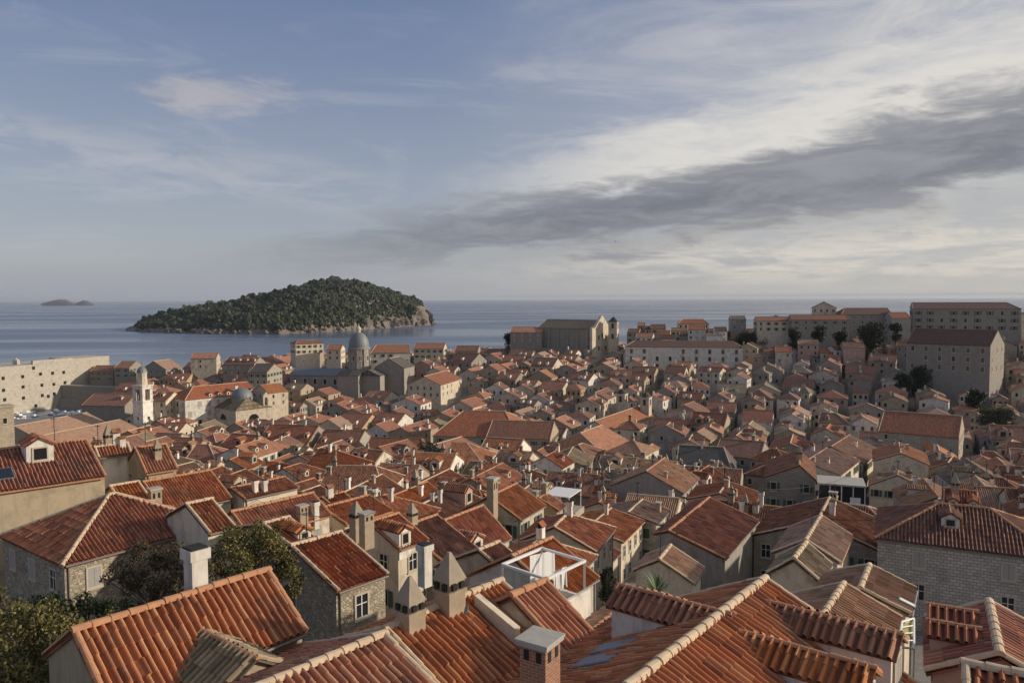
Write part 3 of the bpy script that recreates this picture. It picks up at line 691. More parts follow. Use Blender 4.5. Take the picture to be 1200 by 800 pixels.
def make_sea():
    m, t, b = new_mat('sea_water'); x = X(t); tcx = nd(t, 'ShaderNodeTexCoord'); P = tcx.outputs['Object']
    mp = nd(t, 'ShaderNodeMapping'); mp.inputs['Scale'].default_value = (.0009, .004, 1); t.links.new(P, mp.inputs[0])
    n = x.noise(mp.outputs[0], 1.0, 5, .6, .6)
    c = x.mix(x.ss(n, .38, .66), (.085, .118, .175), (.135, .172, .225)); t.links.new(c, b.inputs['Base Color'])
    t.links.new(x.m('ADD', .16, x.m('MULTIPLY', x.ss(n, .35, .7), .32)), b.inputs['Roughness']); b.inputs['IOR'].default_value = 1.33; b.inputs['Specular IOR Level'].default_value = .5
    bp = nd(t, 'ShaderNodeBump'); bp.inputs['Strength'].default_value = .22; bp.inputs['Distance'].default_value = .5
    t.links.new(x.m('ADD', x.noise(P, .12, 4, .6), x.m('MULTIPLY', x.noise(P, .6, 3, .6), .4)), bp.inputs['Height']); t.links.new(bp.outputs[0], b.inputs['Normal'])
    mb = MB(); E = 60000; mb.poly([(-E, -2000, 0), (E, -2000, 0), (E, E, 0), (-E, E, 0)]); tag(mb.build('sea', 'sea_water'), kind='structure')
make_sea()
def haze():
    m = bpy.data.materials.new('haze'); m.use_nodes = True; t = m.node_tree; t.nodes.clear(); MT['haze'] = m
    v = nd(t, 'ShaderNodeVolumePrincipled'); v.inputs['Color'].default_value = (.80, .86, .95, 1); v.inputs['Density'].default_value = 3.2e-5; v.inputs['Anisotropy'].default_value = .2
    o = nd(t, 'ShaderNodeOutputMaterial'); t.links.new(v.outputs[0], o.inputs['Volume'])
    mb = MB(); mb.box((-61000, -2500, -8), (61000, 61000, 135)); tag(mb.build('haze', 'haze'), 'thin pale sea haze fading the far water and islets', 'haze', kind='stuff')
haze()

def ico(sub=1):
    import bmesh
    bm = bmesh.new(); bmesh.ops.create_icosphere(bm, subdivisions=sub, radius=1.0)
    V = np.array([v.co[:] for v in bm.verts]); Fc = np.array([[v.index for v in f.verts] for f in bm.faces]); bm.free(); return V, Fc
IV, IF = ico(2)
def blobs(mb, C, rad, squash=.85, jit=.22, mat=0):
    n = len(C); k = len(IV)
    V = IV[None] * (1 + rng.normal(0, jit, (n, k, 1))) * rad[:, None, None]; V[..., 2] *= squash; V = V + C[:, None, :]
    Fi = (IF[None] + (np.arange(n) * k)[:, None, None]).reshape(-1, 3)
    u = np.repeat(np.clip(rng.uniform(0, 1, n)[:, None] * .8 + rng.uniform(-.15, .25, (n, len(IF))), .01, .99).reshape(-1)[:, None], 3, 1)
    mb.add(V.reshape(-1, 3), Fi, np.stack([u, u], -1), mat)
def smooth_noise(u, v, seed, f):
    s = 0
    for k in range(4):
        a = seed * 1.7 + k * 2.1; s += math.sin(u * f * (1.9 ** k) + a) * math.cos(v * f * (1.8 ** k) * 1.3 + a * 1.9) / (1.8 ** k)
    return s
plain('island_rock', (.155, .13, .11), .95, 0, .6, .04)
def make_island():
    top = [(148, 386), (156, 380), (166, 374), (200, 364), (240, 356.5), (280, 350), (320, 342.5), (345, 336), (370, 327.5), (395, 323.5), (420, 328), (450, 337), (475, 345), (490, 350), (499, 355), (505, 364), (509, 378)]
    shore = [(148, 388), (200, 390), (260, 391.5), (330, 391.5), (380, 389), (430, 386), (480, 382.5), (509, 380.5)]
    nx, nt = 150, 36; V = np.zeros((nx, nt, 3)); T = np.linspace(0, 1, nt)
    for i in range(nx):
        px = 148 + 361 * i / (nx - 1); py = lerp_pts(px, shore); dn = at_z(px, py, 0)[1]
        k = math.sin(math.pi * i / (nx - 1)) ** .5; dr, df = dn + 40 + 320 * k, dn + 80 + 640 * k
        P = at(px, lerp_pts(px, top) + 6.0, dr); Hh = max(P[2], 1.0)
        for j, t in enumerate(T):
            d = dn + (df - dn) * t
            h = math.sin(math.pi * t) ** .8 * Hh
            cl = 6 * min(1, t * 14) * (1 + .5 * smooth_noise(px * .25, t, 3, 1.0)) if t < .5 else 0
            if px > 480: cl = max(cl, min(Hh, 38 * min(1, t * 10)))
            h = max(h, min(cl, Hh)) + (smooth_noise(px * .05, t * 6, 1, 1.1) * 3 if 0.03 < t < .97 else 0)
            q = at(px, 400, d); V[i, j] = (q[0] + (rng.normal(0, 3.5) if px > 430 and 0 < j < 8 else 0), q[1] + (rng.normal(0, 6) if 0 < j < 8 else 0), -3.0 if j in (0, nt - 1) else h + (rng.normal(0, 2.2) if px > 430 and 0 < j < 8 else 0))
    idx = np.arange(nx * nt).reshape(nx, nt); q = np.stack([idx[:-1, :-1], idx[1:, :-1], idx[1:, 1:], idx[:-1, 1:]], -1).reshape(-1, 4)
    mb = MB(); mb.add(V.reshape(-1, 3), q, V.reshape(-1, 3)[q][:, :, :2]); o = mb.build('island_terrain', 'island_rock'); tag(o, kind='structure')
    C, r = [], []
    while len(C) < 10500:
        a, b = rng.uniform(0, nx - 1.001), rng.uniform(.5, nt * .62); i, j = int(a), int(b); P = V[i, j] * (1 - (a - i)) + V[i + 1, j] * (a - i); P = P * (1 - (b - j)) + V[i, min(j + 1, nt - 1)] * (b - j)
        lim = 6 + 3 * smooth_noise(a * .3, b, 5, 1.0)
        if a / nx > .93: lim = 44
        elif a / nx > .80: lim = 14 + 90 * (a / nx - .80) + 5 * smooth_noise(a * .8, b, 2, 1.0)
        if P[2] < lim: continue
        R0 = float(np.clip(rng.lognormal(1.16, .36), 1.8, 7.5)) * (.8 + .3 * (smooth_noise(a * .12, b * .3, 9, 1.0) > 0)); C.append(P + (0, 0, R0 * rng.uniform(.1, 1.25))); r.append(R0)
    mb = MB(); blobs(mb, np.array(C), np.array(r), 1.0, .26)
    tag(mb.build('island_forest', 'leaf_pine'), 'dark pine wood covering the rocky island in the bay', 'forest', kind='stuff')
    mb = MB(); C = []; r = []
    for _ in range(1000):                                  # pale boulders along the waterline
        i = rng.integers(20, nx - 1); P = V[i, 1] * rng.uniform(.2, 1); P = V[i, 1] + (V[i, 2] - V[i, 1]) * rng.uniform(-.6, 1.0); C.append((P[0], P[1], rng.uniform(.5, 6) if i < 120 else rng.uniform(.5, 16))); r.append(rng.uniform(1.0, 3.8))
    blobs(mb, np.array(C), np.array(r), .9, .25); tag(mb.build('shore_rocks', 'island_rock'), 'pale boulders lining the waterline of the wooded island', 'rocks', kind='stuff')
    # a small square ruin half way along
    P = at(386, 381, 1600); mb = MB(); mb.box((-4, -4, -4), (4, 4, 17)); mb.box((-4.6, -4.6, 17.01), (4.6, 4.6, 18)); mb.box((-.9, -4.06, 8), (.9, -4.0, 11), 1)
    o = mb.build('stone_tower', ['stone_block', 'dark_hole'], None, (P[0], P[1], 18)); tag(o, 'small pale stone tower among the pines on the island shore', 'tower')
make_island()
plain('islet_rock', (.085, .085, .10), .95, 0, .4, .004)
def far_islets():
    for k, (prof, d, lab) in enumerate(([[(50, 356), (57, 353.6), (64, 352), (72, 350.6), (80, 351.2), (86, 354), (90, 356)], 9300, 'x'], [[(88, 356), (94, 354), (100, 351.6), (105, 352.6), (111, 356)], 9500, 'x'])):
        mb = MB(); n = len(prof); rows = []
        for t, s in ((0, 0), (.12, .55), (.5, 1), (1, 0)):
            row = []
            for px, py in prof:
                zt = max(0, at(px, py, d)[2]); q = at(px, 400, d + 400 * t); row.append((q[0], q[1], zt * s + (-2 if s == 0 else 0)))
            rows.append(row)
        for a, b in zip(rows[:-1], rows[1:]):
            for i in range(n - 1): mb.poly([a[i], a[i + 1], b[i + 1], b[i]])
        tag(mb.build('islet', 'islet_rock'), kind='structure')
far_islets()

# ------------------------------------------------------------------ harbour and fortress
def fortress():
    A, B = at(-30, 420, 388), at(85, 420, 440); C = at(128, 420, 462); zt = 25.4
    o = empty('fortress', (A[0], A[1], 0), 0, 'pale sunlit sea fortress wall with gun openings at the far left above the harbour', 'fortress')
    L = lambda P, z: np.array([P[0] - A[0], P[1] - A[1], z])
    nA = np.array([-(B - A)[1], (B - A)[0], 0]); nA /= np.linalg.norm(nA)
    mb = MB(); b = [L(A, -3), L(B, -3), L(B + nA * 26, -3), L(A + nA * 26, -3)]; k = [L(A, zt), L(B, zt), L(B + nA * 26, zt), L(A + nA * 26, zt)]
    for i in range(4): b[i] = b[i] + (0, 0, 0)
    b[0] = b[0] - nA * 1.5; b[1] = b[1] - nA * 1.5
    mb.hexa(b, k); mb.build('wall', 'stone_wall_big', o)
    mb = MB(); M = A + (B - A) * .56
    mb.hexa([L(M - nA * .2, zt - .3), L(B - nA * .2, zt - .3), L(B + nA * 1.2, zt - .3), L(M + nA * 1.2, zt - .3)], [L(M - nA * .2, zt + 2.0), L(B - nA * .2, zt + 2.0), L(B + nA * 1.2, zt + 2.0), L(M + nA * 1.2, zt + 2.0)]); mb.build('parapet', 'stone_wall_big', o)
    nB = np.array([-(C - B)[1], (C - B)[0], 0]); nB /= np.linalg.norm(nB)
    mb = MB(); mb.hexa([L(B, -3), L(C, -3), L(C + nB * 20, -3), L(B + nB * 19.9, -3)], [L(B, zt + 1.4), L(C, zt + 1.4), L(C + nB * 20, zt + 1.4), L(B + nB * 19.9, zt + 1.4)]); mb.build('bastion', 'stone_wall_big', o)
    e = MB(); e.box((-.6, -.5, -.8), (.6, .3, .8)); em = e.build('embrasure', 'dark_hole'); me = em.data; bpy.data.objects.remove(em)
    azw = math.atan2((B - A)[0], (B - A)[1])
    for px, py in ((3, 443), (26, 441), (3, 457), (4, 468), (26, 453), (26, 466), (47, 438), (61, 437), (74, 436), (48, 451), (62, 450), (48, 463), (55, 464), (62, 461), (75, 448), (39, 431), (40, 475)):
        # where the pixel's ray meets the wall face
        v = ray(px, py); n = nA; t = ((A - CAM) @ n) / (v @ n); P = CAM + v * t
        f = (25.4 - P[2]) / 28.4 * 1.5
        link('embrasure', me, o, tuple(L(P - nA * f, P[2])), -azw + math.pi / 2)
    c = MB(); c.box((-1.2, -1.2, 0), (1.2, 1.2, 2.6)); c.lathe([(1.4, 2.6), (0, 3.8)], 8); P = at(28, 420, 415); c.build('turret', 'stone_wall_big', o, tuple(L(P + nA * 6, zt)))
fortress()
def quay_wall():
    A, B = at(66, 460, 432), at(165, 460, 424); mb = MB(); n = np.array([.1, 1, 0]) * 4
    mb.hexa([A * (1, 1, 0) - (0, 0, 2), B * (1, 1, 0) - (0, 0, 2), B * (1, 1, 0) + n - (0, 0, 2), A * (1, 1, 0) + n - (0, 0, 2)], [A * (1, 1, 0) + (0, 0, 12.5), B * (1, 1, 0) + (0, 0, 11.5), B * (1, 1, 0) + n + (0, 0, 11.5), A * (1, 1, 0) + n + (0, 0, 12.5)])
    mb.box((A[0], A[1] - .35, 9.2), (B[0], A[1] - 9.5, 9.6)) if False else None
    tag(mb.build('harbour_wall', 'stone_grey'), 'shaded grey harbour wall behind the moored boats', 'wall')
    occ_rect((A[0] + B[0]) / 2, (A[1] + B[1]) / 2, 0, -26, 26, -6, 8)
quay_wall()
def boats():
    def hull(L, w, col):
        o = MB(); st = [(-.5, .42), (-.2, .5), (.15, .46), (.38, .26), (.5, .02)]
        T = [[(w * b * s, L * a, .55 + (.25 if a > .3 else 0)) for s in (-1, 1)] for a, b in st]; Bm = [[(w * b * s * .6, L * a * .94, -.25) for s in (-1, 1)] for a, b in st]
        for i in range(4):
            for s, fl in ((0, 1), (1, 0)):
                q = [Bm[i][s], Bm[i + 1][s], T[i + 1][s], T[i][s]]; o.poly(q[::-1] if fl else q)
            o.poly([T[i][0], T[i + 1][0], T[i + 1][1], T[i][1]][::-1], 1)
        o.poly([T[0][0], T[0][1], Bm[0][1], Bm[0][0]]); return o
    kinds = [('boat_white', 'white'), ('boat_blue', 'blue'), ('boat_wood', 'wooden')]
    spots = [(12, 489, 0), (20, 492, 2), (23, 487, 0), (28, 491, 0), (33, 483, 0), (40, 487.5, 1), (60, 485, 1), (66, 481, 0), (72, 486, 0), (76, 483, 0), (80, 486, 1), (84, 483.5, 0), (88, 485, 0), (92, 483, 1), (96, 481.5, 0), (19, 484, 0)]
    where = ['lying nearest the tower at the frame edge', 'moored nearest of all to the terrace roofs', 'in the left cluster, second row', 'right end of the left cluster', 'alone by the far quay on the left', 'at the middle of the basin', 'leftmost of the right cluster', 'close under the harbour wall, left', 'largest of the right cluster', 'behind the largest boat', 'beside the largest boat on its right', 'under the harbour wall, second from right', 'in front of the roof end', 'tucked by the roof corner', 'last one at the right end of the basin', 'behind the left cluster']
    for i, (px, py, k) in enumerate(spots):
        P = at_z(px, py, .3); L = rng.uniform(4.5, 7.5) * (1.3 if i == 8 else 1); a = rng.uniform(0, 3.1)
        o = empty('boat', (P[0], P[1], 0), a, 'small %s boat %s' % (kinds[k][1], where[i]), 'boat', 'boats moored in the old harbour')
        hull(L, L * .36, 0).build('hull', [kinds[k][0], 'boat_white' if k != 2 else 'boat_wood'], o)
        c = MB(); c.box((-L * .11, -L * .12, .5), (L * .11, L * .14, 1.3)); c.build('cabin', 'boat_white', o)
boats()

# ------------------------------------------------------------------ landmarks
def bell_tower():
    P = at(168, 490, 265); g = ground(P[0], P[1]); z = lambda py: at(168, py, 265)[2] - g
    o = empty('bell_tower', (P[0], P[1], g), -R(20), 'tall pale bell tower with arched belfry and little dome', 'bell tower'); h = 2.55
    mb = MB(); z1, z2, z3 = z(470), z(452), z(437)
    mb.box((-h, -h, -2), (h, h, z1)); mb.box((-h - .25, -h - .25, z1 + .002), (h + .25, h + .25, z1 + .5)); mb.build('shaft', 'plaster_white', o)
    mb = MB()
    for sx in (-1, 1):
        for sy in (-1, 1): mb.box((sx * h - (1.4 if sx > 0 else 0), sy * h - (1.4 if sy > 0 else 0), z1 + .5), (sx * h + (1.4 if sx < 0 else 0), sy * h + (1.4 if sy < 0 else 0), z2 - 1.2))
    mb.box((-h, -h, z2 - 1.2), (h, h, z2)); mb.box((-h - .3, -h - .3, z2 + .002), (h + .3, h + .3, z2 + .45)); mb.box((-1.0, -1.0, z1 + .5), (1.0, 1.0, z2 - 1.2), 1); mb.build('belfry', ['plaster_white', 'dark_hole'], o)
    mb = MB(); mb.lathe([(1.9, z2 + .45), (1.7, z3), (2.0, z3 + .02), (2.0, z3 + .3)], 8); mb.build('lantern', 'plaster_cream', o)
    mb = MB(); zt = z(428.5); mb.lathe([(2.0, z3 + .3), (1.8, z3 + .3 + (zt - z3) * .35), (1.2, z3 + (zt - z3) * .75), (0, zt)], 12); mb.build('dome', 'lead', o, smooth=True)
    mb = MB(); mb.tube((0, 0, zt - .1), (0, 0, zt + 1.6), .07); mb.build('finial', 'metal_dark', o)
    for zz in (z1 * .55, z1 * .3):
        for rz, q in ((0, (h + .01, 0)), (-math.pi / 2, (0, -h - .01))): add_window(o, (q[0], q[1], zz), rz, 'plain', False, .8)
    occ_rect(P[0], P[1], 0, -4, 4, -4, 4)
bell_tower()
def cathedral():
    d = 380; P = at(421, 430, d); g = ground(P[0], P[1]); z = lambda py: at(421, py, d)[2] - g
    o = empty('cathedral', (P[0], P[1], g), -R(14), 'domed stone cathedral with grey lead dome, lantern and long dark nave roof', 'cathedral'); r = 5.0
    mb = MB(); zd0, zd1 = z(432), z(408.5); mb.lathe([(r, 0), (r, zd1), (r + .5, zd1 + .02), (r + .5, zd1 + .7), (r, zd1 + .72)], 20)
    for k in range(8):
        a = k * math.pi / 4 + .2; mb.obox((math.cos(a) * r, math.sin(a) * r, zd0 + (zd1 - zd0) * .5), (.9, 1.0, zd1 - zd0), -a)
    mb.build('drum', 'plaster_grey', o, smooth=False)
    for k in range(8):
        a = k * math.pi / 4 + .59; add_window(o, (math.cos(a) * r * .985, math.sin(a) * r * .985, zd0 + (zd1 - zd0) * .55), a, 'plain', False, 1.7, name='drum_window')
    mb = MB(); zt = z(391); n = 9; mb.lathe([(r * 1.02 * math.cos(t * math.pi / 2 / n * .93), zd1 + .7 + (zt - zd1) * math.sin(t * math.pi / 2 / n)) for t in range(n + 1)], 24); mb.build('dome', 'lead', o, smooth=True)
    mb = MB(); zl = z(386); mb.lathe([(.95, zt - .2), (.9, zl), (1.2, zl + .02), (1.2, zl + .3), (.7, zl + 1.2), (.12, zl + 2.2), (.1, z(378.5))], 10); mb.build('lantern', 'plaster_cream', o)
    # nave to the left, transept to the right, in front of the drum
    for (cx, cy, lx, ly, h, rz, rm) in ((-17, -1, 34, 13, z(440) + 0.5, 0, 'lead'), (9, 2, 12, 22, z(440) + 1, 0, 'tile_grey'), (0, -8.5, 11, 9, z(437), 0, 'tile_grey')):
        mb = MB(); mb.box((cx - lx / 2, cy - ly / 2, -3), (cx + lx / 2, cy + ly / 2, h)); mb.build('nave', 'plaster_grey', o)
        mb = MB(); e = .5; a, b, c_, d_ = cx - lx / 2 - e, cx + lx / 2 + e, cy - ly / 2 - e, cy + ly / 2 + e; zr = h + min(lx, ly) * .24
        if lx > ly: q = [(a, c_, h + .01), (b, c_, h + .01), (b, d_, h + .01), (a, d_, h + .01)]; r0, r1 = (a, cy, zr), (b, cy, zr); mb.poly([q[0], q[1], r1, r0]); mb.poly([q[2], q[3], r0, r1]); mb.poly([q[3], q[0], r0]); mb.poly([q[1], q[2], r1])
        else: q = [(a, c_, h + .01), (b, c_, h + .01), (b, d_, h + .01), (a, d_, h + .01)]; r0, r1 = (cx, c_, zr), (cx, d_, zr); mb.poly([q[1], q[2], r1, r0]); mb.poly([q[3], q[0], r0, r1]); mb.poly([q[0], q[1], r0]); mb.poly([q[2], q[3], r1])
        mb.build('nave_roof', rm, o)
    for k in range(6): add_window(o, (-31 + k * 5.4, -7.55, z(446)), -math.pi / 2, 'plain', False, 1.9)
    occ_rect(P[0], P[1], R(14), -35, 16, -14, 14)
cathedral()
BIG = 'large old stone buildings'
# the long palace by the bell tower
N((226, 453), (290, 441), 307, az=41, wr=8.6, run=(8, 0), roof='tile_rust', wall='plaster_white', wsc=1.5, nofl=3, label='long cream palace with rows of big windows and rust roof right of the bell tower', name='palace', cat='palace', group=None, wspace=3.9, clear=22, dorm=[(1, -9, .9), (1, -5, .9), (1, -1, .9), (1, 6, .9), (1, 10, .9)], chim=[(7, 3, 'slab', 1.8)], lod=3)
# baroque church with grey hip roof, bell gable and lunettes
def baroque_church():
    r_, inf = N((304.5, 451), (328, 442), 318, az=41, wr=6.5, roof='tile_orange', wall='plaster_cream', label='cream baroque church with orange roof, small dark dome, lunette windows and bell gable', name='church', cat='church', group=None, lod=3, wspace=4)
    azr, H, zg, c = inf['geo']; L, wd = inf['dims']
    mb = MB(); mb.box((-11, -L / 2 - 17, -4), (10, -L / 2 - .4, H * .52)); mb.build('aisle', 'plaster_cream', r_)
    mb = MB(); h = H * .52 + .01; a, b, c0, d0 = -11.4, 10.4, -L / 2 - 17.4, -L / 2 - .2; m = (c0 + d0) / 2
    mb.poly([(a, c0, h), (b, c0, h), (b - 6, m, h + 4), (a + 6, m, h + 4)]); mb.poly([(b, c0, h), (b, d0, h), (b - 6, m, h + 4)]); mb.poly([(b, d0, h), (a, d0, h), (a + 6, m, h + 4), (b - 6, m, h + 4)]); mb.poly([(a, d0, h), (a, c0, h), (a + 6, m, h + 4)]); mb.build('lower_roof', 'tile_moss', r_)
    mb = MB()
    for yy, xx, sg in ((-L / 2 - 17.05, 0, 0), (0, 10.05, 1)):
        pts = [(2.4 * math.cos(t * math.pi / 8), 2.4 * math.sin(t * math.pi / 8)) for t in range(9)]
        q = [(xx + p[0], yy, h - 4.5 + p[1]) if not sg else (xx, -L / 2 - 9 + p[0], h - 4.5 + p[1]) for p in pts]
        mb.poly(q if sg else q)
    mb.build('lunette', 'glass', r_)
    mb = MB(); x0 = 9.0; y0 = -L / 2 - 3
    for k in (-1.2, .8): mb.box((x0 - .5, y0 + k, h), (x0 + .5, y0 + k + .7, h + 4))
    mb.box((x0 - .5, y0 - 1.2, h + 4), (x0 + .5, y0 + 1.5, h + 4.8)); mb.hexa([(x0 - .5, y0 - 1.2, h + 4.81), (x0 + .5, y0 - 1.2, h + 4.81), (x0 + .5, y0 + 1.5, h + 4.81), (x0 - .5, y0 + 1.5, h + 4.81)], [(x0 - .5, y0 + .1, h + 6.3), (x0 + .5, y0 + .1, h + 6.3), (x0 + .5, y0 + .2, h + 6.3), (x0 - .5, y0 + .2, h + 6.3)]); mb.build('bell_gable', 'plaster_cream', r_)
    mb = MB(); y_ = -L / 2 - 8.5; zz = h + 3.0; mb.lathe([(4.3, zz - 3), (4.3, zz + .6), (4.6, zz + .62), (4.6, zz + .9)], 16, 0, (0, y_, 0)); mb.build('drum', 'plaster_grey', r_)
    mb = MB(); n = 8; mb.lathe([(4.4 * math.cos(t * math.pi / 2 / n * .96), zz + .9 + 4.0 * math.sin(t * math.pi / 2 / n)) for t in range(n + 1)], 20, 0, (0, y_, 0)); mb.build('dome', 'lead', r_, smooth=True)
    occ_rect(c[0], c[1], azr, -12, 24, -L / 2 - 18, L / 2)
baroque_church()
# the big church on the hill
def hill_church():
    A = at(641, 374, 452); rt, inf = N((641, 374), (703, 376), 452, az=126, wr=10.5, pitch=24, roof='tile_moss', wall='stone_grey', label='great dark hilltop church with buttressed side and bright sunlit facade', name='church', cat='church', group=None, lod=3, win=False, ridge='ridge_pale')
    azr, H, zg, c = inf['geo']; L, wd = inf['dims']
    g = roof_geo(10.5, 10.5, L, H, R(24), R(24), 0, 0)['zr']
    mb = MB()
    for k in range(6):
        v = -L / 2 + 2 + k * (L - 4) / 5; w = 10.22
        mb.hexa([(w, v - .6, -4), (w + 2.4, v - .6, -4), (w + 2.4, v + .6, -4), (w, v + .6, -4)], [(w, v - .6, g - .6), (w + .3, v - .6, g - .8), (w + .3, v + .6, g - .8), (w, v + .6, g - .6)])
    mb.build('buttress_row', 'stone_grey', rt)
    mb = MB(); e = 11.2; y = L / 2 - .05; s = 1.6
    mb.hexa([(-e, y, -4), (e, y, -4), (e, y + s, -4), (-e, y + s, -4)], [(-e, y, g + .5), (e, y, g + .5), (e, y + s, g + .5), (-e, y + s, g + .5)])
    mb.hexa([(-e * .72, y, g + .51), (e * .72, y, g + .51), (e * .72, y + s, g + .51), (-e * .72, y + s, g + .51)], [(-.6, y, H + 2.4), (.6, y, H + 2.4), (.6, y + s, H + 2.4), (-.6, y + s, H + 2.4)])
    mb.build('facade', 'plaster_cream', rt)
    for u, z_ in ((-4, g - 5), (4, g - 5), (0, g - 4), (-4, g - 11), (4, g - 11)): add_window(rt, (u, y + s, z_), math.pi / 2, 'plain', False, 1.8)
    mb = MB(); mb.box((10.3, -L / 2 - 1, -4), (15, L / 2 + 1, g - 11.5)); mb.build('lower_wall', 'stone_grey', rt)
    P = at(719, 400, 428); t = empty('bell_tower', (P[0], P[1], ground(P[0], P[1])), -R(20), 'slender pale bell tower with hipped cap beside the hilltop church facade', 'bell tower'); zt = at(719, 377, 428)[2] - ground(P[0], P[1])
    mb = MB(); mb.box((-2.4, -2.4, -3), (2.4, 2.4, zt)); mb.build('shaft', 'plaster_cream', t)
    mb = MB(); mb.lathe([(3.9, zt + .01), (0, zt + 3.0)], 4); mb.build('roof', 'tile_grey', t, rotz=math.pi / 4)
    for rz, q in ((0, (2.41, 0)), (-math.pi / 2, (0, -2.41))):
        for z_ in (zt - 2.2, zt - 8): add_window(t, (*q, z_), rz, 'plain', False, 1.6, w=.85, h=1.7)
    occ_rect(c[0], c[1], azr, -10, 15, -L / 2 - 4, L / 2 + 8); occ_rect(P[0], P[1], 0, -4, 4, -4, 4)
hill_church()
def hand_big():
    K = dict(group=BIG, lod=3, clear=7)
    N((600, 383), (637, 380), 448, az=100, wr=7, pitch=22, roof='tile_orange', wall='stone_grey', label='dark grey stone block with orange roof left of the hilltop church', cat='building', name='stone_building', wspace=4, **K)
    N((744, 399), (858, 404), 402, az=101, wr=8, pitch=19, run=(5, 5), roof='tile_dark', wall='plaster_white', label='very long pale college block with hipped dark roof below the skyline', cat='building', name='college', wspace=5.5, wsc=1.5, nofl=3, **K)
    N((1072, 384.5), (1170, 388), 338, az=136, wr=10.5, pitch=30, roof='tile_dark', wall='stone_grey', label='massive monastery block with dark brown roof and sunlit right gable', cat='building', name='monastery', wspace=5, wsc=1.5, nofl=3, **K)
    N((1068, 354.5), (1180, 355), 412, az=112, wr=8, pitch=22, run=(0, 5), roof='tile_dark', wall='plaster_grey', label='longest skyline building with dark red roof and rows of windows at far right', cat='building', name='school_building', wspace=4.5, wsc=1.5, nofl=3, **K)
    N((1194, 366), (1201, 366), 402, az=95, wr=3, pitch=12, roof='tile_grey', wall='plaster_cream', label='narrow pale tower house at the right end of the skyline', cat='building', name='tower_house', **K)
    N((990, 361), (1040, 361), 420, az=98, wr=8, pitch=22, run=(4, 0), roof='tile_dark', wall='plaster_grey', label='skyline block with hipped dark red roof left of the longest building', cat='building', name='stone_building', wspace=4, **K)
    N((1040, 366), (1062, 365), 405, az=98, wr=7, pitch=22, roof='tile_rust', wall='plaster_grey', label='low red roofed wing joined to the left end of the longest skyline building', cat='building', name='stone_building', **K)
    N((925, 369), (992, 369), 410, az=98, wr=6, pitch=22, roof='tile_brown', wall='plaster_grey', label='long low skyline wing with brown roof and pale windows', cat='building', name='stone_building', wspace=4.5, **K)
    N((966, 353.5), (970, 351.5), 425, az=20, L=10, wr=6.5, pitch=28, roof='tile_brown', wall='plaster_cream', label='small gabled house rising highest on the right skyline', cat='house', name='house', group='skyline houses', lod=3)
    N((885, 371), (930, 371), 420, az=98, wr=6, pitch=20, roof='tile_rust', wall='plaster_cream', label='low red roofed skyline houses row with small windows', cat='house', name='house', group='skyline houses', lod=3)
    N((800, 374), (824, 374), 440, az=100, wr=6, pitch=22, run=(3, 3), roof='tile_rust', wall='plaster_white', label='white skyline house with hipped roof and a row of dark windows', cat='house', name='house', group='skyline houses', lod=3, wspace=2.6)
    N((855, 370), (873, 370), 430, az=98, wr=5, pitch=20, roof='tile_grey', wall='plaster_grey', label='grey cubic skyline house left of the dark trees', cat='house', name='house', group='skyline houses', lod=3)
    N((747, 378), (756, 378), 440, az=98, wr=5, pitch=18, roof='tile_rust', wall='plaster_pink', label='narrow reddish tower like house right of the slender bell tower', cat='house', name='house', group='skyline houses', lod=3)
    N((762, 380), (780, 379), 432, az=98, wr=5, pitch=24, roof='tile_brown', wall='plaster_grey', label='brown roofed house between the reddish tower house and white hipped house', cat='house', name='house', group='skyline houses', lod=3)
    N((830, 385), (846, 385), 425, az=98, wr=4.5, pitch=18, roof='tile_rust', wall='plaster_cream', label='low house with red roof behind the white terrace block', cat='house', name='house', group='skyline houses', lod=3)
    N((827, 391), (846, 391), 412, az=98, wr=4, pitch=8, roof='tile_grey', wall='plaster_white', label='plain white flat block above the long college roof', cat='house', name='house', group='skyline houses', lod=3, win=False)
    # town side by the harbour
    N((20, 441), (60, 437), 445, az=100, wr=5, pitch=20, roof='tile_rust', wall='stone_grey', zg=-2, lod=3, win=False) if False else None
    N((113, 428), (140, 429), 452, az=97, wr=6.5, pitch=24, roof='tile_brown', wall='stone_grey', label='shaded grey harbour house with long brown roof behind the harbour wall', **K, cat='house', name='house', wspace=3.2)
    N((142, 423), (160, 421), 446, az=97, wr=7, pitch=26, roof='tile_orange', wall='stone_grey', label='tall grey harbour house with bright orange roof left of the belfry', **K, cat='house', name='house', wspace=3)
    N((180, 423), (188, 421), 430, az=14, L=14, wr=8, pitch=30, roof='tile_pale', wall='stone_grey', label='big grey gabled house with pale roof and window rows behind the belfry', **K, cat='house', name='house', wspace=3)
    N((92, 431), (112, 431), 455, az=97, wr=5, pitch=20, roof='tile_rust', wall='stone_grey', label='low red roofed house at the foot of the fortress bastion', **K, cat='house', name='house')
    N((226, 414), (256, 411), 420, az=80, wr=6, pitch=22, roof='tile_orange', wall='plaster_cream', label='sunlit cream house with orange roof on the shoreline above the palace', **K, cat='house', name='house')
    N((268, 418), (305, 417), 400, az=98, wr=7, pitch=26, roof='tile_brown', wall='stone_grey', dorm=[(1, -5, .6), (1, -1, .6), (1, 3, .6), (1, 7, .6)], label='long dark roofed house with four pale dormers behind the palace', **K, cat='house', name='house')
    N((300, 426), (322, 424), 350, az=98, wr=8, pitch=22, roof='tile_grey', wall='plaster_grey', label='square grey house with dark roof and yellow lit side', **K, cat='house', name='house')
    N((349, 399), (370, 398), 430, az=60, wr=6, pitch=15, run=(3, 3), roof='tile_brown', wall='plaster_cream', label='tall cream tower house breaking the shoreline left of the dome', **K, cat='house', name='house')
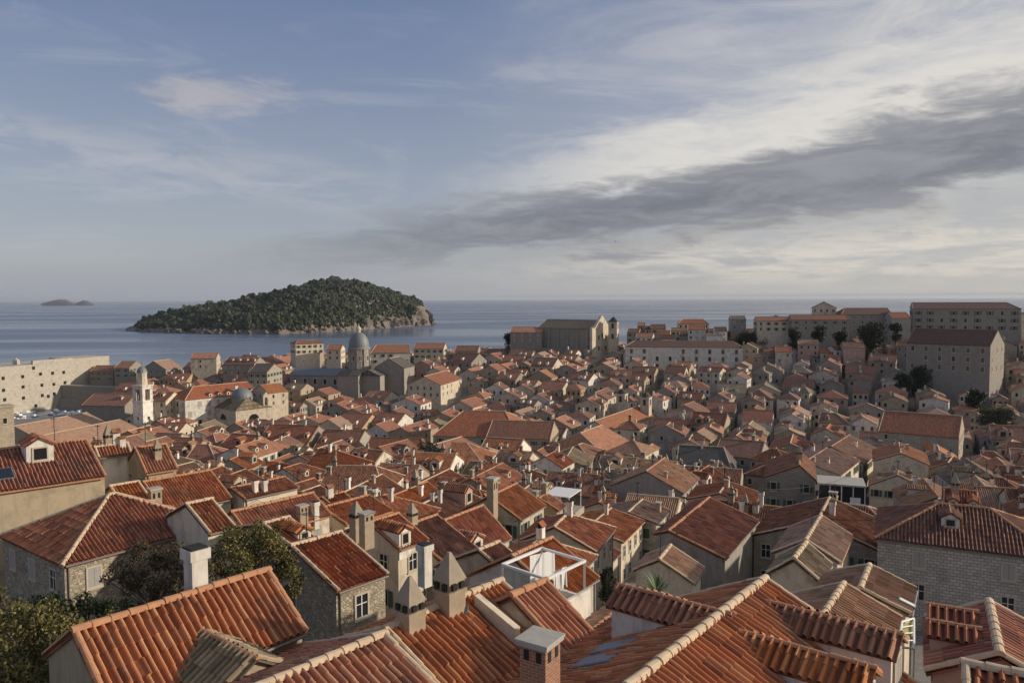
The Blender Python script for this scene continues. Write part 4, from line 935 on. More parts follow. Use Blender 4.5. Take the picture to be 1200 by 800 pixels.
    N((385, 404), (402, 402), 425, az=90, wr=6, pitch=22, roof='tile_rust', wall='plaster_cream', label='cream house with red roof just left of the dome', **K, cat='house', name='house')
    N((441, 404), (480, 401), 400, az=80, wr=8, pitch=25, run=(3, 0), roof='tile_orange', wall='plaster_white', label='long white house with bright orange roof just right of the dome', **K, cat='house', name='house')
    N((487, 402), (522, 401), 430, az=95, wr=6, pitch=24, roof='tile_rust', wall='plaster_cream', label='low red roofed shore house right of the dome house', **K, cat='house', name='house')
    N((535, 405), (562, 405), 435, az=97, wr=6, pitch=24, roof='tile_brown', wall='plaster_grey', label='brown roofed shore house midway between dome and hilltop church', **K, cat='house', name='house')
    N((456, 420), (461, 416), 375, az=14, L=14, wr=8, pitch=30, roof='tile_grey', wall='plaster_grey', label='grey gabled hall close to the right of the dome', **K, cat='building', name='stone_building', win=False)
    # the white church right of centre with two bell gables
    N((697, 493), (752, 487), 192, az=30, er=(1, (717, 508)), roof='tile_orange', wall='plaster_cream', label='cream church with big orange roof and round gable window right of centre', name='church', cat='church', group=None, lod=3, wspace=4)
    for px, py, d, lab in ((729, 462, 262, 'white bell gable with dark cap left of its twin behind the orange church roof'), (757, 466, 258, 'larger bell turret with small dark dome right of the white bell gable')):
        P = at(px, py, d); g = ground(P[0], P[1]); h = P[2] - g; t = empty('bell_turret', (P[0], P[1], g), -R(28), lab, 'bell turret')
        mb = MB(); mb.box((-1.8, -1.8, -2), (1.8, 1.8, h)); mb.box((-2.0, -2.0, h + .01), (2.0, 2.0, h + .35)); mb.build('shaft', 'plaster_cream', t)
        mb = MB(); mb.lathe([(1.9, h + .35), (1.6, h + 1.2), (.9, h + 1.9), (0, h + 2.4)], 10); mb.build('cap', 'tile_grey', t)
        for rz, q in ((0, (1.81, 0)), (-math.pi / 2, (0, -1.81))): add_window(t, (*q, h - 1.6), rz, 'plain', False, 1.3, h=1.7)
        occ_rect(P[0], P[1], 0, -2, 2, -2, 2)
    # large blocks on and above the main street
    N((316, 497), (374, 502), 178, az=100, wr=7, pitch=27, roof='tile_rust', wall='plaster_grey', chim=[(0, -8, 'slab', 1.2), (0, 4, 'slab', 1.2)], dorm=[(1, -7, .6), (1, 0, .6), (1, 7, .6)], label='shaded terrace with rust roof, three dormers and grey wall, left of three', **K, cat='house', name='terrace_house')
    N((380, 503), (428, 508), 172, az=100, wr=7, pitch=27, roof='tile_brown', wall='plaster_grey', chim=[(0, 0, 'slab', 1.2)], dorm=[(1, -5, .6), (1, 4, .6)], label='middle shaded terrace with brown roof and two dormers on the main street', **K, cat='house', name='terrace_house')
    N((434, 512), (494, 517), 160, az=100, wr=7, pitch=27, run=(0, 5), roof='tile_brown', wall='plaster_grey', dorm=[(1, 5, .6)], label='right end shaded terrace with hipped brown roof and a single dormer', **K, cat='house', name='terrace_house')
    N((543, 481), (592, 486), 178, az=100, wr=10, pitch=23, run=(7, 7), roof='tile_rust', wall='plaster_grey', label='broad grey block with big hipped rust roof in the middle of town', **K, cat='building', name='stone_building', wspace=4)
    N((577, 492), (650, 494), 165, az=102, wr=6, pitch=24, roof='tile_brown', wall='plaster_tan', label='long tan building with brown roof and sunlit right gable', **K, cat='building', name='stone_building', wspace=3)
    N((680, 507), (706, 500), 140, az=30, run=(6, 0), wr=6.5, pitch=25, roof='tile_orange', wall='plaster_cream', label='hip roofed cream house with white window row below the orange church', **K, cat='house', name='house', chim=[(-2, 3, 'slab', 1)])
    N((795, 521), (848, 524), 122, az=108, wr=6.5, pitch=33, run=(0, 4), roof='tile_grey', wall='plaster_white', dorm=[(1, -5, .6), (1, 0, .6), (1, 5, .6)], label='large house with dark grey roof and three white dormers', **K, cat='house', name='house')
    N((1036, 481), (1128, 486), 152, az=124, wr=7, pitch=24, roof='tile_rust', wall='stone_block', label='long rust roofed block with tall sunlit party gable in the right quarter', **K, cat='building', name='stone_building')
    N((497, 441), (523, 436), 338, az=15, wr=8, pitch=25, roof='tile_rust', wall='plaster_cream', label='cream block with rust roof and sunlit side, left of the broad hipped roof', **K, cat='building', name='stone_building')
    N((16, 499), (102, 482), 215, az=14, wr=7, pitch=22, roof='tile_pale', wall='stone_block', label='long pale pink roof running beside the harbour basin', **K, cat='building', name='storehouse', win=False)
    N((50, 510), (141, 489), 185, az=14, wr=8, pitch=20, roof='tile_pale', wall='stone_block', label='second long pale roof in front of the harbour storehouse', **K, cat='building', name='storehouse', win=False)
    N((110, 461), (160, 462), 330, az=95, wr=9, pitch=24, roof='tile_brown', wall='stone_grey', label='wide brown roofed hall with white dormer left of the bell tower', **K, cat='building', name='hall', dorm=[(1, 5, .5)], win=False)
    N((185, 459), (205, 458), 300, az=95, wr=7, pitch=22, roof='tile_brown', wall='plaster_cream', label='brown roofed house squeezed between bell tower and palace', **K, cat='house', name='house', dorm=[(1, 0, .5)])
hand_big()
for _x in range(736, 880, 10):                     # the crowd of small houses on the hill crest behind the college
    _y = 381 + (_x * 7 % 13); N((_x, _y), (_x + 9, _y - .5), 418 + (_x * 5 % 19), az=98 + (_x * 11 % 37) - 18, wr=3.6 + (_x % 3) * .6, pitch=24, L=7 + (_x % 4) * 1.2, roof=['tile_rust', 'tile_brown', 'tile_orange', 'tile_dark'][_x // 10 % 4], wall=['plaster_cream', 'plaster_grey', 'plaster_white'][_x // 10 % 3], lod=3)
for _x in range(882, 1066, 13):                    # and below the right skyline
    _y = 396 + (_x * 7 % 19); N((_x, _y), (_x + 10, _y - .5), 372 + (_x * 5 % 17), az=100 + (_x * 11 % 41) - 20, wr=3.8 + (_x % 3) * .6, pitch=24, L=7.5 + (_x % 4) * 1.2, roof=['tile_brown', 'tile_rust', 'tile_dark', 'tile_pale'][_x // 13 % 4], wall=['plaster_grey', 'plaster_cream', 'plaster_white', 'plaster_pink'][_x // 13 % 4], lod=3)

# ------------------------------------------------------------------ houses near the camera, read one by one from the photograph
O_, RU, BR, PA, MO = 'tile_orange', 'tile_rust', 'tile_brown', 'tile_pale', 'tile_moss'
NEAR = {}
NEAR['a'] = N((84, 740), (315.5, 667), 17, er=(2, (361, 739)), el=(1, (50, 768)), roof=O_, wall='plaster_tan', win=False, ridge='ridge_orange', label='nearest orange tiled gabled house at lower left with white chimney and mossy side wing')
def hip_house():
    A, B, D = at(65, 665, 33.6), None, None; z = A[2]; B = at_z(257, 615, z); D = at_z(4, 627, z)
    u = (B - A)[:2]; L = np.linalg.norm(u); azd = math.degrees(math.atan2(u[0], u[1])); w = np.linalg.norm((D - A)[:2]); c = (A + (B - A) / 2 + (D - A) / 2)
    zr = at(129, 579, c[1], True)[2]; rl = .5
    print('HIP', L, w, azd, zr - z)
    return house((c[0], c[1]), zr, azd, rl, w / 2, w / 2, 0, math.degrees(math.atan2(zr - z, w / 2)), run=((L - rl) / 2, (L - rl) / 2), roof=RU, wall='stone_rubble', ridge='ridge_pale', wspace=3.2, nofl=1, shut='closed_grey', label='square stone house with pyramid rust roof and pale hip ridges at left', chim=[])
NEAR['hip'] = hip_house()
NEAR['tl'] = N((-70, 0), (102, 515), 46, az=47, anchor=2, er=(2, (125, 558)), wl=4.0, roof=RU, wall='plaster_tan', win=False, ridge='ridge_orange', dpx=[((45, 562), 43.5, {'w': 2.1, 'h': 1.6})], label='long tan walled house with deep red tiles, white dormer and skylight at left edge')
N((110, 524), (150, 517), 50, az=45, er=(2, (155, 531)), wl=3, roof=RU, wall='plaster_white', win=False, label='blank white walled house with a narrow red roof strip behind the tan house')
N((157, 525), (195, 517), 50, az=45, er=(2, (209, 549)), roof=O_, wall='plaster_tan', label='orange tiled house right of the blank white wall')
N((128, 570), (163, 562), 46, az=42, wr=2.6, roof=O_, wall='plaster_tan', win=False, label='low orange roof tucked behind the pyramid roof')
N((167, 565), (247, 551.5), 48, az=42, er=(2, (273, 584)), roof=O_, wall='plaster_cream', cpx=[((209, 598), 44, 'stone', 1.2, 1.4)], label='long striped orange roof with a tall grey chimney behind the pyramid roof')
N((217, 591), (249, 580), 37, az=40, er=(2, (277, 617)), roof=O_, wall='plaster_cream', win=False, label='bright orange short roof right of the tall grey chimney')
N((270, 572), (334, 552), 50, az=40, er=(2, (351, 569)), roof=O_, wall='plaster_cream', chim=[(1.8, -1.5, 'slab', .8), (2.1, -.6, 'slab', .8)], label='orange roof with a white chimney pair halfway down its slope')
N((270, 600), (367, 570), 42, az=40, er=(2, (389, 603)), roof=O_, wall='plaster_cream', chim=[(2.6, 1.2, 'stone', 1), (2.6, 2.6, 'slab', .9)], label='long orange roof with two stubby chimneys above the green vine')
N((307, 614), (339, 604), 36, az=40, er=(2, (376, 624)), roof=O_, wall='stone_block', win=False, dorm=[(1, .3, .8, {'w': 1.1, 'h': .6})], label='small bright orange roof with a low tiled hatch beside the vine')
NEAR['stone'] = N((340, 640), (400, 619), 31, az=41, er=(2, (456, 672)), roof=RU, wall='stone_rubble', ridge='ridge_pale', nofl=1, wspace=2.6, cpx=[((430, 642), 33.5, 'stone', .95, 1.0), ((418, 625), 34.5, 'pyramid', .85, 1.0)], label='rubble stone house with red tiles and a tall plastered chimney left of centre')
N((377, 595), (433, 578), 47, az=38, er=(2, (461, 598)), roof=O_, wall='plaster_cream', label='orange roof behind the plastered chimney with tan verge')
N((432, 612), (467, 600), 41, az=38, er=(2, (503, 632)), roof=RU, wall='plaster_cream', dpx=[((452, 640), 37, {'w': 1.3, 'h': 1.3})], label='rust roofed house with white gabled dormer left of centre')
N((377, 583), (403, 575), 54, az=38, er=(2, (412, 584)), roof=RU, wall='plaster_white', label='little rust roof behind the orange ones at left centre')
N((520, 610), (566, 593), 46, az=33, er=(2, (600, 630)), roof=RU, wall='plaster_cream', dpx=[((560, 630), 43, {'w': 1.8, 'h': 1.2})], label='rust roof with a wide dark dormer and white window frame at centre')
N((470, 618), (512, 602), 44, az=35, wr=3.2, roof=BR, wall='plaster_grey', chim=[(0, -1, 'pyramid', .9)], label='low brown roof with a stone pyramid chimney at centre')
N((573, 582), (605, 561), 56, az=27, er=(2, (640, 592)), roof=O_, wall='plaster_cream', shut='open_green', cpx=[((577, 585), 55, 'stone', 1.3, 1.8)], label='cream house with orange roof and green shuttered windows at centre')
N((631, 584), (641, 573), 62, az=25, er=(2, (664, 592)), roof=O_, wall='plaster_ochre', shut='closed_brown', label='narrow yellow ochre house with orange roof at centre')
NEAR['mid'] = N((687, 619), (716, 592), 60, az=25, er=(2, (756, 610)), roof=O_, wall='plaster_cream', ridge='ridge_pale', label='smooth orange roof with pale ridge and cream wall in the middle foreground')
N((655, 630), (675, 614), 55, az=25, wr=3.6, roof=RU, wall='plaster_cream', win=False, label='rust roof hugging the left of the smooth orange roof')
N((736, 600), (753, 586), 66, az=25, er=(2, (786, 596)), roof=PA, wall='plaster_cream', chim=[(3, 1, 'stone', 1)], label='pale tan roof just behind the smooth orange roof')
N((783, 622), (831, 599), 47, az=30, er=(1, (850, 655)), wl=1.0, roof=RU, wall='plaster_grey', win=False, label='broad plain rust roof above a shaded grey gable')
N((878, 617), (856, 595), 60, L=6, wr=2.2, wl=3.4, pitch=24, roof=RU, wall='plaster_cream', label='small rust gabled house with shaded left slope right of centre')
N((843, 578), (853, 559), 75, az=24, er=(1, (884, 590)), roof=RU, wall='plaster_pink', label='stepped pinkish rust roof with raised party walls right of centre')
N((937, 545), (952, 535), 84, az=20, L=9, er=(1, (957, 570)), el=(1, (895, 559)), roof=BR, wall='stone_grey', label='stone gable house with two shuttered windows facing the camera')
N((943, 541), (1006, 505), 96, az=36, L=11, er=(1, (985, 557)), roof=PA, wall='plaster_cream', label='pale lit roof climbing to the right above the glass terrace')
N((974, 523), (1006, 505), 112, az=36, L=12, wr=4.6, pitch=24, roof=PA, wall='plaster_cream', label='second pale lit roof beyond the glass terrace, running up to the right')
N((757, 552), (775, 540), 84, az=26, L=8, wr=4.2, pitch=26, roof=PA, wall='plaster_grey', label='grey gable with small arched windows and pale roof at centre right')
NEAR['r1'] = N((957, 732), (989, 677.5), 22.5, az=34, er=(2, (1057, 724)), roof=PA, wall='plaster_cream', win=False, ridge='ridge_pale', label='finely tiled pale roof with cream ridge behind the two shed dormers')
NEAR['r2'] = N((1008, 690), (1019, 664), 26.5, az=31, er=(2, (1074, 689)), roof=PA, wall='plaster_cream', win=False, ridge='ridge_pale', label='lit roof with small skylight beside the dark stair street')
N((930, 655), (945, 633), 33, az=32, er=(1, (962, 683)), roof=MO, wall='plaster_cream', win=False, ridge='ridge_pale', label='mossy pale roof with dark gutter line at right')
N((944, 633), (946, 609), 41, az=30, L=5.5, er=(1, (985, 660)), roof=PA, wall='plaster_cream', win=False, label='steep pale roof behind the mossy roof at right')
N((957, 611), (962, 592), 50, az=29, L=7, wr=4.2, pitch=20, roof=BR, wall='stone_block', chim=[(1, -1, 'slab', 1)], label='flat brown roof with lit stone party wall near the stair street')
NEAR['rs'] = N((1100, 590), (1160, 592), 45, az=117, wr=3.6, wl=3.6, pitch=23, run=(5.2, 4.6), roof=BR, wall='stone_pale', nofl=2, wspace=5, shut='closed_grey', dorm=[(1, -1.2, .55, {'w': 1.4, 'h': .9})], ridge='ridge_orange', label='coursed stone house with hipped brown roof and grey dormer at right')
N((1105, 572), (1146, 570), 56, az=118, wr=3.2, pitch=26, roof=RU, wall='plaster_cream', dorm=[(1, -.8, .6, {'w': .9, 'h': .9}), (1, 1.2, .6, {'w': .9, 'h': .9})], label='red roof with two small dormers behind the coursed stone house')
NEAR['br'] = N((1172, 768), (1159, 704.5), 16.5, L=3.4, wr=1.3, wl=1.45, pitch=26, roof=RU, wall='plaster_pink', win=False, ridge='ridge_pale', dorm=[(-1, .9, .9, {'w': .95, 'h': .75, 'dp': 1.6, 'wall': 'plaster_pink'}), (-1, -.8, .9, {'w': .95, 'h': .75, 'dp': 1.6, 'wall': 'plaster_pink'})], label='red roof with two tiny tiled dormers in the lower right corner')
N((1127, 777), (1215, 797), 15, az=118, wr=2.4, wl=1.2, pitch=22, roof=RU, wall='plaster_pink', win=False, label='lowest red roof edge cut by the bottom right corner')
N((1056, 531), (1072, 515), 106, az=25, L=9, er=(1, (1090, 545)), roof=O_, wall='plaster_cream', label='glowing orange roof above the dark street at right')
NEAR['c1'] = N((300, 807), (452, 742), 15.2, az=41, wr=4.6, wl=4.0, pitch=21, roof=O_, wall='stone_rubble', win=False, ridge='ridge_pale', label='lower tiled roof section with pale mortared ridge at bottom centre')
NEAR['c2'] = N((450, 738), (588, 677), 18.2, az=41, wr=4.4, wl=2.0, pitch=24, roof=O_, wall='stone_rubble', win=False, ridge='ridge_pale', label='upper tiled roof section carrying two stone pyramid chimneys at bottom centre')
NEAR['c3'] = N((598, 699), (640, 678), 20, az=41, er=(2, (722, 768)), roof=O_, wall='plaster_cream', win=False, ridge='ridge_orange', wl=2.2, label='big wavy orange roof beside the white laundry terrace')
N((599, 652), (647, 627), 34, az=36, er=(2, (703, 677)), roof=O_, wall='plaster_white', win=False, label='striped orange roof directly behind the laundry terrace')
NEAR['rf'] = N((720, 817), (897, 678), 13.6, az=38.5, wr=4.6, wl=4.2, pitch=25, roof=O_, wall='plaster_cream', win=False, ridge='ridge_pale', label='large foreground roof with cream ridge and two long side dormers at lower right')
N((690, 726), (775, 668), 30, az=34, wr=2.2, pitch=22, roof=RU, wall='plaster_grey', win=False, label='low rust roof by the little walled garden') if False else None
N((668, 760), (752, 712), 25, az=33, wr=1.6, wl=1.2, pitch=24, roof=PA, wall='plaster_cream', win=False, label='thin lit ridge of tiles between the orange roof and the shaded slope')
N((772, 656), (786, 641), 42, az=25, wr=2.0, wl=1.5, pitch=28, roof=PA, wall='plaster_cream', win=False, label='narrow pale roof with white ridge above the spiky garden plant')
N((560, 645), (585, 634), 37, az=37, wr=3, roof=BR, wall='plaster_cream', label='brown roof between the centre chimneys and the terrace') 
N((507, 521), (541, 512), 128, az=30, er=(1, (541, 539)), roof=O_, wall='plaster_green', label='green walled house with orange roof beside the dark creeper')
N((385, 545), (440, 538), 95, az=95, wr=5, pitch=25, roof=BR, wall='plaster_cream', run=(0, 4), label='brown hipped roof with chimneys above the centre left roofs')
# ------------------------------------------------------------------ what stands on those near roofs
def on_slope(key, px, sg=1):
    rt, inf = NEAR[key]; azr, H, zg, c = inf['geo']; g = GEO[key]; ca, sa = math.cos(azr), math.sin(azr)
    t = math.tan(R(g['pr'] if sg > 0 else g['pl'])); v = ray(*px)
    o = CAM - np.array([c[0], c[1], zg]); lo = np.array([o[0] * ca - o[1] * sa, o[0] * sa + o[1] * ca, o[2]]); ld = np.array([v[0] * ca - v[1] * sa, v[0] * sa + v[1] * ca, v[2]])
    k = (H - sg * lo[0] * t - lo[2]) / (ld[2] + sg * ld[0] * t); q = lo + ld * k; return q, t, H
GEO = {}
for _k, (_o, _i) in NEAR.items(): GEO[_k] = dict(pr=_i['pr'], pl=_i['pl'])
def long_dormer(key, px, length, w, sg=1, wall='plaster_white', roof=None, win='closed_grey'):
    rt, inf = NEAR[key]; length *= 1.55; w *= 1.5; q, t, H = on_slope(key, px, sg); u = q[0] + sg * length; z = H - abs(u) * t
    h = q[2] - z - w * .30 - .07
    add_dormer(rt, (u, q[1], z), 0 if sg > 0 else math.pi, 0, roof or inf['roof'], round(w, 3), round(h, 3), length + .25, wall, win)
long_dormer('rf', (899, 704), 2.9, 1.05); long_dormer('rf', (862, 737), 2.8, 1.05)
long_dormer('rf', (850, 717), 2.7, 1.05, -1, 'plaster_white', 'tile_rust')
long_dormer('a', (236, 737), 2.3, 1.9, 1, 'chimney_stone', 'tile_moss')
def skylight(key, px, sg, w=.7, l=.9, mat='glass'):
    w *= 1.5; l *= 1.5
    rt, inf = NEAR[key]; q, t, H = on_slope(key, px, sg); a = math.atan(t); mb = MB()
    mb.box((-l / 2, -w / 2, .03), (l / 2, w / 2, .16)); o = mb.build('skylight', 'zinc', rt, (q[0], q[1], q[2])); o.rotation_euler = (0, sg * a, 0)
    mb = MB(); mb.box((-l / 2 + .07, -w / 2 + .07, .161), (l / 2 - .07, w / 2 - .07, .172)); mb.build('pane', mat, o)
skylight('tl', (6, 556), 1, .8, 1.1); skylight('rf', (700, 777), -1, .7, 1.1, 'zinc'); skylight('rf', (722, 760), -1, .7, 1.1, 'zinc'); skylight('r2', (1062, 708), 1, .3, .6, 'white_paint')
def ridge_chimney(key, px, d, kind, sc, zs=1.0, rz=0.0):
    rt, inf = NEAR[key]; azr, H, zg, c = inf['geo']; w = at(*px, d) - np.array([c[0], c[1], zg]); ca, sa = math.cos(azr), math.sin(azr)
    return add_chimney(rt, (w[0] * ca - w[1] * sa, w[0] * sa + w[1] * ca, w[2]), kind, 0, sc, rz, zs)
ridge_chimney('a', (230, 688), 19.8, 'slab', 1.2, .88)
ridge_chimney('c2', (481, 738), 18.6, 'pyramid', .98, 1.0); ridge_chimney('c2', (527, 716), 19.6, 'pyramid', 1.08, 1.05)
ridge_chimney('c2', (633, 812), 15.2, 'brick', 1.1, 1.0, .15)
ridge_chimney('c2', (498, 665), 27, 'slab', 1.0, .85)
def dish():
    rt, inf = NEAR['c2']; azr, H, zg, c = inf['geo']; w = at(548, 714, 18.9) - np.array([c[0], c[1], zg]); ca, sa = math.cos(azr), math.sin(azr)
    mb = MB(); mb.lathe([(0, 0), (.12, .015), (.21, .06), (.215, .065), (.12, .03), (0, .02)], 16); o = mb.build('satellite_dish', 'zinc', rt, (w[0] * ca - w[1] * sa, w[0] * sa + w[1] * ca, w[2])); o.rotation_euler = (1.2, 0, -.6)
    mb = MB(); mb.tube((0, 0, 0), (0, -.45, -.4), .02); mb.build('bracket', 'metal_grey', o)
dish()
def party_gable(key):        # the little plastered gable between the two roofs at bottom centre
    P = at(575, 712, 19.6); rt, inf = NEAR['c3']; azr, H, zg, c = inf['geo']; w = P - np.array([c[0], c[1], zg]); ca, sa = math.cos(azr), math.sin(azr); u, v = w[0] * ca - w[1] * sa, w[0] * sa + w[1] * ca
    mb = MB(); mb.hexa([(u - .9, v, -3), (u + 1.3, v, -3), (u + 1.3, v + .3, -3), (u - .9, v + .3, -3)], [(u - .9, v, w[2] + .3), (u + 1.3, v, w[2] - .5), (u + 1.3, v + .3, w[2] - .5), (u - .9, v + .3, w[2] + .3)]); mb.build('party_wall', 'plaster_cream', rt)
party_gable('c3')

def terrace():
    zt = at(635, 642, 30)[2]; q = [at_z(*p, zt) for p in ((589, 661), (635, 642), (685, 657))]; q.append(q[0] + q[2] - q[1]); q = [q[0], q[3], q[2], q[1]]
    c = sum(q) / 4; g = ground(c[0], c[1]); B = lambda p, z, k=1.0: ((p[0] - c[0]) * k, (p[1] - c[1]) * k, z - g)
    o = empty('terrace_house', (c[0], c[1], g), 0, 'white walled flat roof terrace house with low parapet below the white frame', 'house', 'red roofed old town houses' if False else None)
    deck = zt - 3.1; mb = MB(); mb.hexa([B(p, g - 3, 1.16) for p in q], [B(p, deck, 1.16) for p in q]); mb.build('wall', 'plaster_white', o)
    mb = MB()
    for i in range(4):
        a, b = q[i], q[(i + 1) % 4]; hgt = deck + (1.45 if i in (0, 1) else .9)
        mb.hexa([B(a, deck + .004, 1.15), B(b, deck + .004, 1.15), B(b, deck + .004, 1.04), B(a, deck + .004, 1.04)], [B(a, hgt, 1.15), B(b, hgt, 1.15), B(b, hgt, 1.04), B(a, hgt, 1.04)])
    mb.build('parapet', 'plaster_white', o)
    f = empty('pergola', (c[0], c[1], g), 0, 'white open pergola frame standing on the terrace with laundry', 'pergola')
    mb = MB()
    for i in range(4):
        a, b = np.array(B(q[i], zt)), np.array(B(q[(i + 1) % 4], zt)); d = (b - a) / np.linalg.norm(b - a); n = np.array([-d[1], d[0], 0]) * .07
        z = np.array([0, 0, .07 + (.004 if i % 2 else 0)]); a = a - d * .07 if i % 2 else a + d * .075; b = b + d * .07 if i % 2 else b - d * .075
        mb.hexa([a - n - z, b - n - z, b + n - z, a + n - z], [a - n + z, b - n + z, b + n + z, a + n + z])
    mb.build('top_frame', 'white_paint', f)
    for p in q:
        mb = MB(); b = B(p, 0); mb.box((b[0] - .06, b[1] - .06, deck - g), (b[0] + .06, b[1] + .06, zt - g - .08)); mb.build('post', 'white_paint', f)
    for k, (px0, px1, py, dd, hh, lab) in enumerate(((621, 650, 651, 28.6, 1.9, 'large white sheet hanging at the back of the terrace'), (649, 664, 669, 27.6, 1.15, 'smaller white cloth hanging in front of the large sheet'))):
        a, b = at(px0, py, dd), at(px1, py - (7 if k == 0 else 6), dd + (2.4 if k == 0 else 1.6)); mb = MB(); n = 24; top, bot = [], []
        for i in range(n + 1):
            t = i / n; P = a + (b - a) * t; w = .07 * math.sin(i * 1.3) + .05 * math.sin(i * .7 + k); top.append((P[0] - c[0] + .02 * math.sin(i), P[1] - c[1] + w * .3, P[2] - g)); bot.append((P[0] - c[0] + .05 * math.sin(i * .9), P[1] - c[1] + w * 1.6 - .1, P[2] - g - hh - .07 * math.sin(i * .55)))
        off = np.array([.01, .018, 0])
        for i in range(n):
            mb.poly([bot[i], bot[i + 1], top[i + 1], top[i]]); mb.poly([np.array(top[i]) + off, np.array(top[i + 1]) + off, np.array(bot[i + 1]) + off, np.array(bot[i]) + off])
        s = mb.build('hanging_sheet', 'cloth', None, (c[0], c[1], g), smooth=True); tag(s, lab, 'laundry', 'laundry on the terrace')
    P = at(667, 697, 27.2); mb = MB()
    st = empty('stacked_chairs', (P[0], P[1], deck), .4, 'stack of pale plastic chairs on the white terrace corner', 'chairs')
    for k in range(4):
        z = .42 + k * .1; mb = MB(); mb.box((-.22, -.22, z), (.22, .22, z + .03)); mb.hexa([(-.22, .2, z + .03), (.22, .2, z + .03), (.22, .24, z + .03), (-.22, .24, z + .03)], [(-.20, .30, z + .45), (.20, .30, z + .45), (.20, .33, z + .45), (-.20, .33, z + .45)]); mb.build('seat', 'plaster_white', st)
    for sx in (-1, 1):
        for sy in (-1, 1): mb = MB(); mb.tube((sx * .2, sy * .2, .42), (sx * .24, sy * .24, 0), .018); mb.build('leg', 'plaster_white', st)
    occ_rect(c[0], c[1], 0, -3, 3, -3, 3)
terrace()
def glass_terrace():
    P = at(985, 590, 80); g = ground(P[0], P[1]); az_ = R(20); z0 = P[2] - g; w = 7.0
    o = empty('roof_terrace', (P[0], P[1], g), -az_, 'white framed glass roof terrace with pale awning top right of the stone gable', 'roof terrace')
    mb = MB(); mb.box((-w / 2, -2, -3), (w / 2, 4, z0)); mb.build('wall', 'plaster_grey', o)
    zt = z0 + 3.4; mb = MB(); mb.box((-w / 2 - .1, -2.1, zt), (w / 2 + .1, 4, zt + .25)); mb.build('roof_slab', 'concrete', o)
    for k in range(5):
        mb = MB(); xx = -w / 2 + .06 + k * (w - .12) / 4; mb.box((xx - .06, -2.0, z0), (xx + .06, -1.88, zt)); mb.build('post', 'white_paint', o)
    for k in range(4):
        mb = MB(); xx = -w / 2 + .06 + k * (w - .12) / 4; mb.box((xx + .07, -1.95, z0 + .02), (xx + (w - .12) / 4 - .07, -1.91, zt - .02)); mb.build('pane', 'glass', o)
    mb = MB(); mb.box((-w / 2, -2.9, z0 - .2), (w / 2, -2.05, z0 - .05)); mb.box((-w / 2, -2.9, z0 + .85), (w / 2, -2.84, z0 + .91))
    for k in range(9): mb.box((-w / 2 + k * w / 8 - .02, -2.89, z0 - .05), (-w / 2 + k * w / 8 + .02, -2.85, z0 + .85))
    mb.build('railing', 'white_paint', o)
    mb = MB(); mb.box((w * .18, -2.3, z0), (w * .4, -2.1, z0 + 1.7)); mb.build('white_screen', 'white_paint', o)
    occ_rect(P[0], P[1], az_, -4, 4, -17, 5)
glass_terrace()
def canopy():
    P = at(659, 577, 66); g = ground(P[0], P[1]); z = P[2] - g; o = empty('canopy', (P[0], P[1], g), -R(25), 'flat white canopy over a roof terrace right of the green shuttered house', 'canopy')
    mb = MB(); mb.box((-1.9, -2.4, z), (1.9, 2.4, z + .12)); mb.build('roof_panel', 'white_paint', o)
    for sx in (-1, 1):
        for sy in (-1, 1): mb = MB(); mb.box((sx * 1.8 - .05, sy * 2.3 - .05, z - 2.4), (sx * 1.8 + .05, sy * 2.3 + .05, z)); mb.build('post', 'white_paint', o)
    mb = MB(); mb.box((-2.2, -2.7, -3), (2.2, 2.7, z - 2.3)); mb.build('terrace', 'plaster_grey', o); occ_rect(P[0], P[1], R(25), -2.5, 2.5, -3, 3)
canopy()
def cables():
    for (a, b, lab) in (((441, 600, 33), (300, 585, 50), 'thin dark cable sagging between the plastered chimney and the chimney pair roof'), ((577, 545, 56), (757, 548, 82), 'thin dark cable crossing from the dark centre chimney to the grey gable'), ((889, 572, 70), (1000, 556, 82), 'thin dark cable strung towards the glass roof terrace'), ((1100, 588, 46), (960, 606, 48), 'thin dark cable crossing the stair street at right')):
        P, Q = at(*a), at(*b); mb = MB(); n = 12; pts = [P + (Q - P) * i / n - np.array([0, 0, 4 * .9 * (i / n) * (1 - i / n)]) for i in range(n + 1)]
        for u_, v_ in zip(pts[:-1], pts[1:]): mb.tube(u_ - P, v_ - P, .026, 0, 4)
        tag(mb.build('cable', 'metal_dark', None, tuple(P)), lab, 'cable')
cables()
def awning_frame():
    q = [at(1057, 728, 21.5), at(1071, 724, 22.2), at(1071, 760, 19.6), at(1053, 757, 19.2)]; g = ground(*q[0][:2]); c = sum(q) / 4
    o = empty('awning_frame', (c[0], c[1], c[2] - 2.4), 0, 'white slatted awning frame over a yard beside the lower right roofs', 'awning frame'); B = lambda p: np.array(p) - c + (0, 0, 2.4)
    mb = MB()
    for i in range(4): mb.tube(B(q[i]), B(q[(i + 1) % 4]), .045, 0, 6)
    for t in (.25, .5, .75): mb.tube(B(q[0] + (q[3] - q[0]) * t), B(q[1] + (q[2] - q[1]) * t), .03)
    mb.build('frame', 'white_paint', o)
    mb = MB(); m = (q[0] + q[3]) / 2; n_ = (q[1] + q[2]) / 2; z = np.array([0, 0, -.12]); f = [B(q[0]) + z, B(m) + z, B(n_) + z, B(q[1]) + z]; mb.hexa([p - (0, 0, .03) for p in f], f); mb.build('blind', 'canopy_olive', o)
    for i in (1, 2): mb = MB(); mb.tube(B(q[i]), B(q[i]) - (0, 0, 2.4), .035); mb.build('post', 'white_paint', o)
awning_frame()
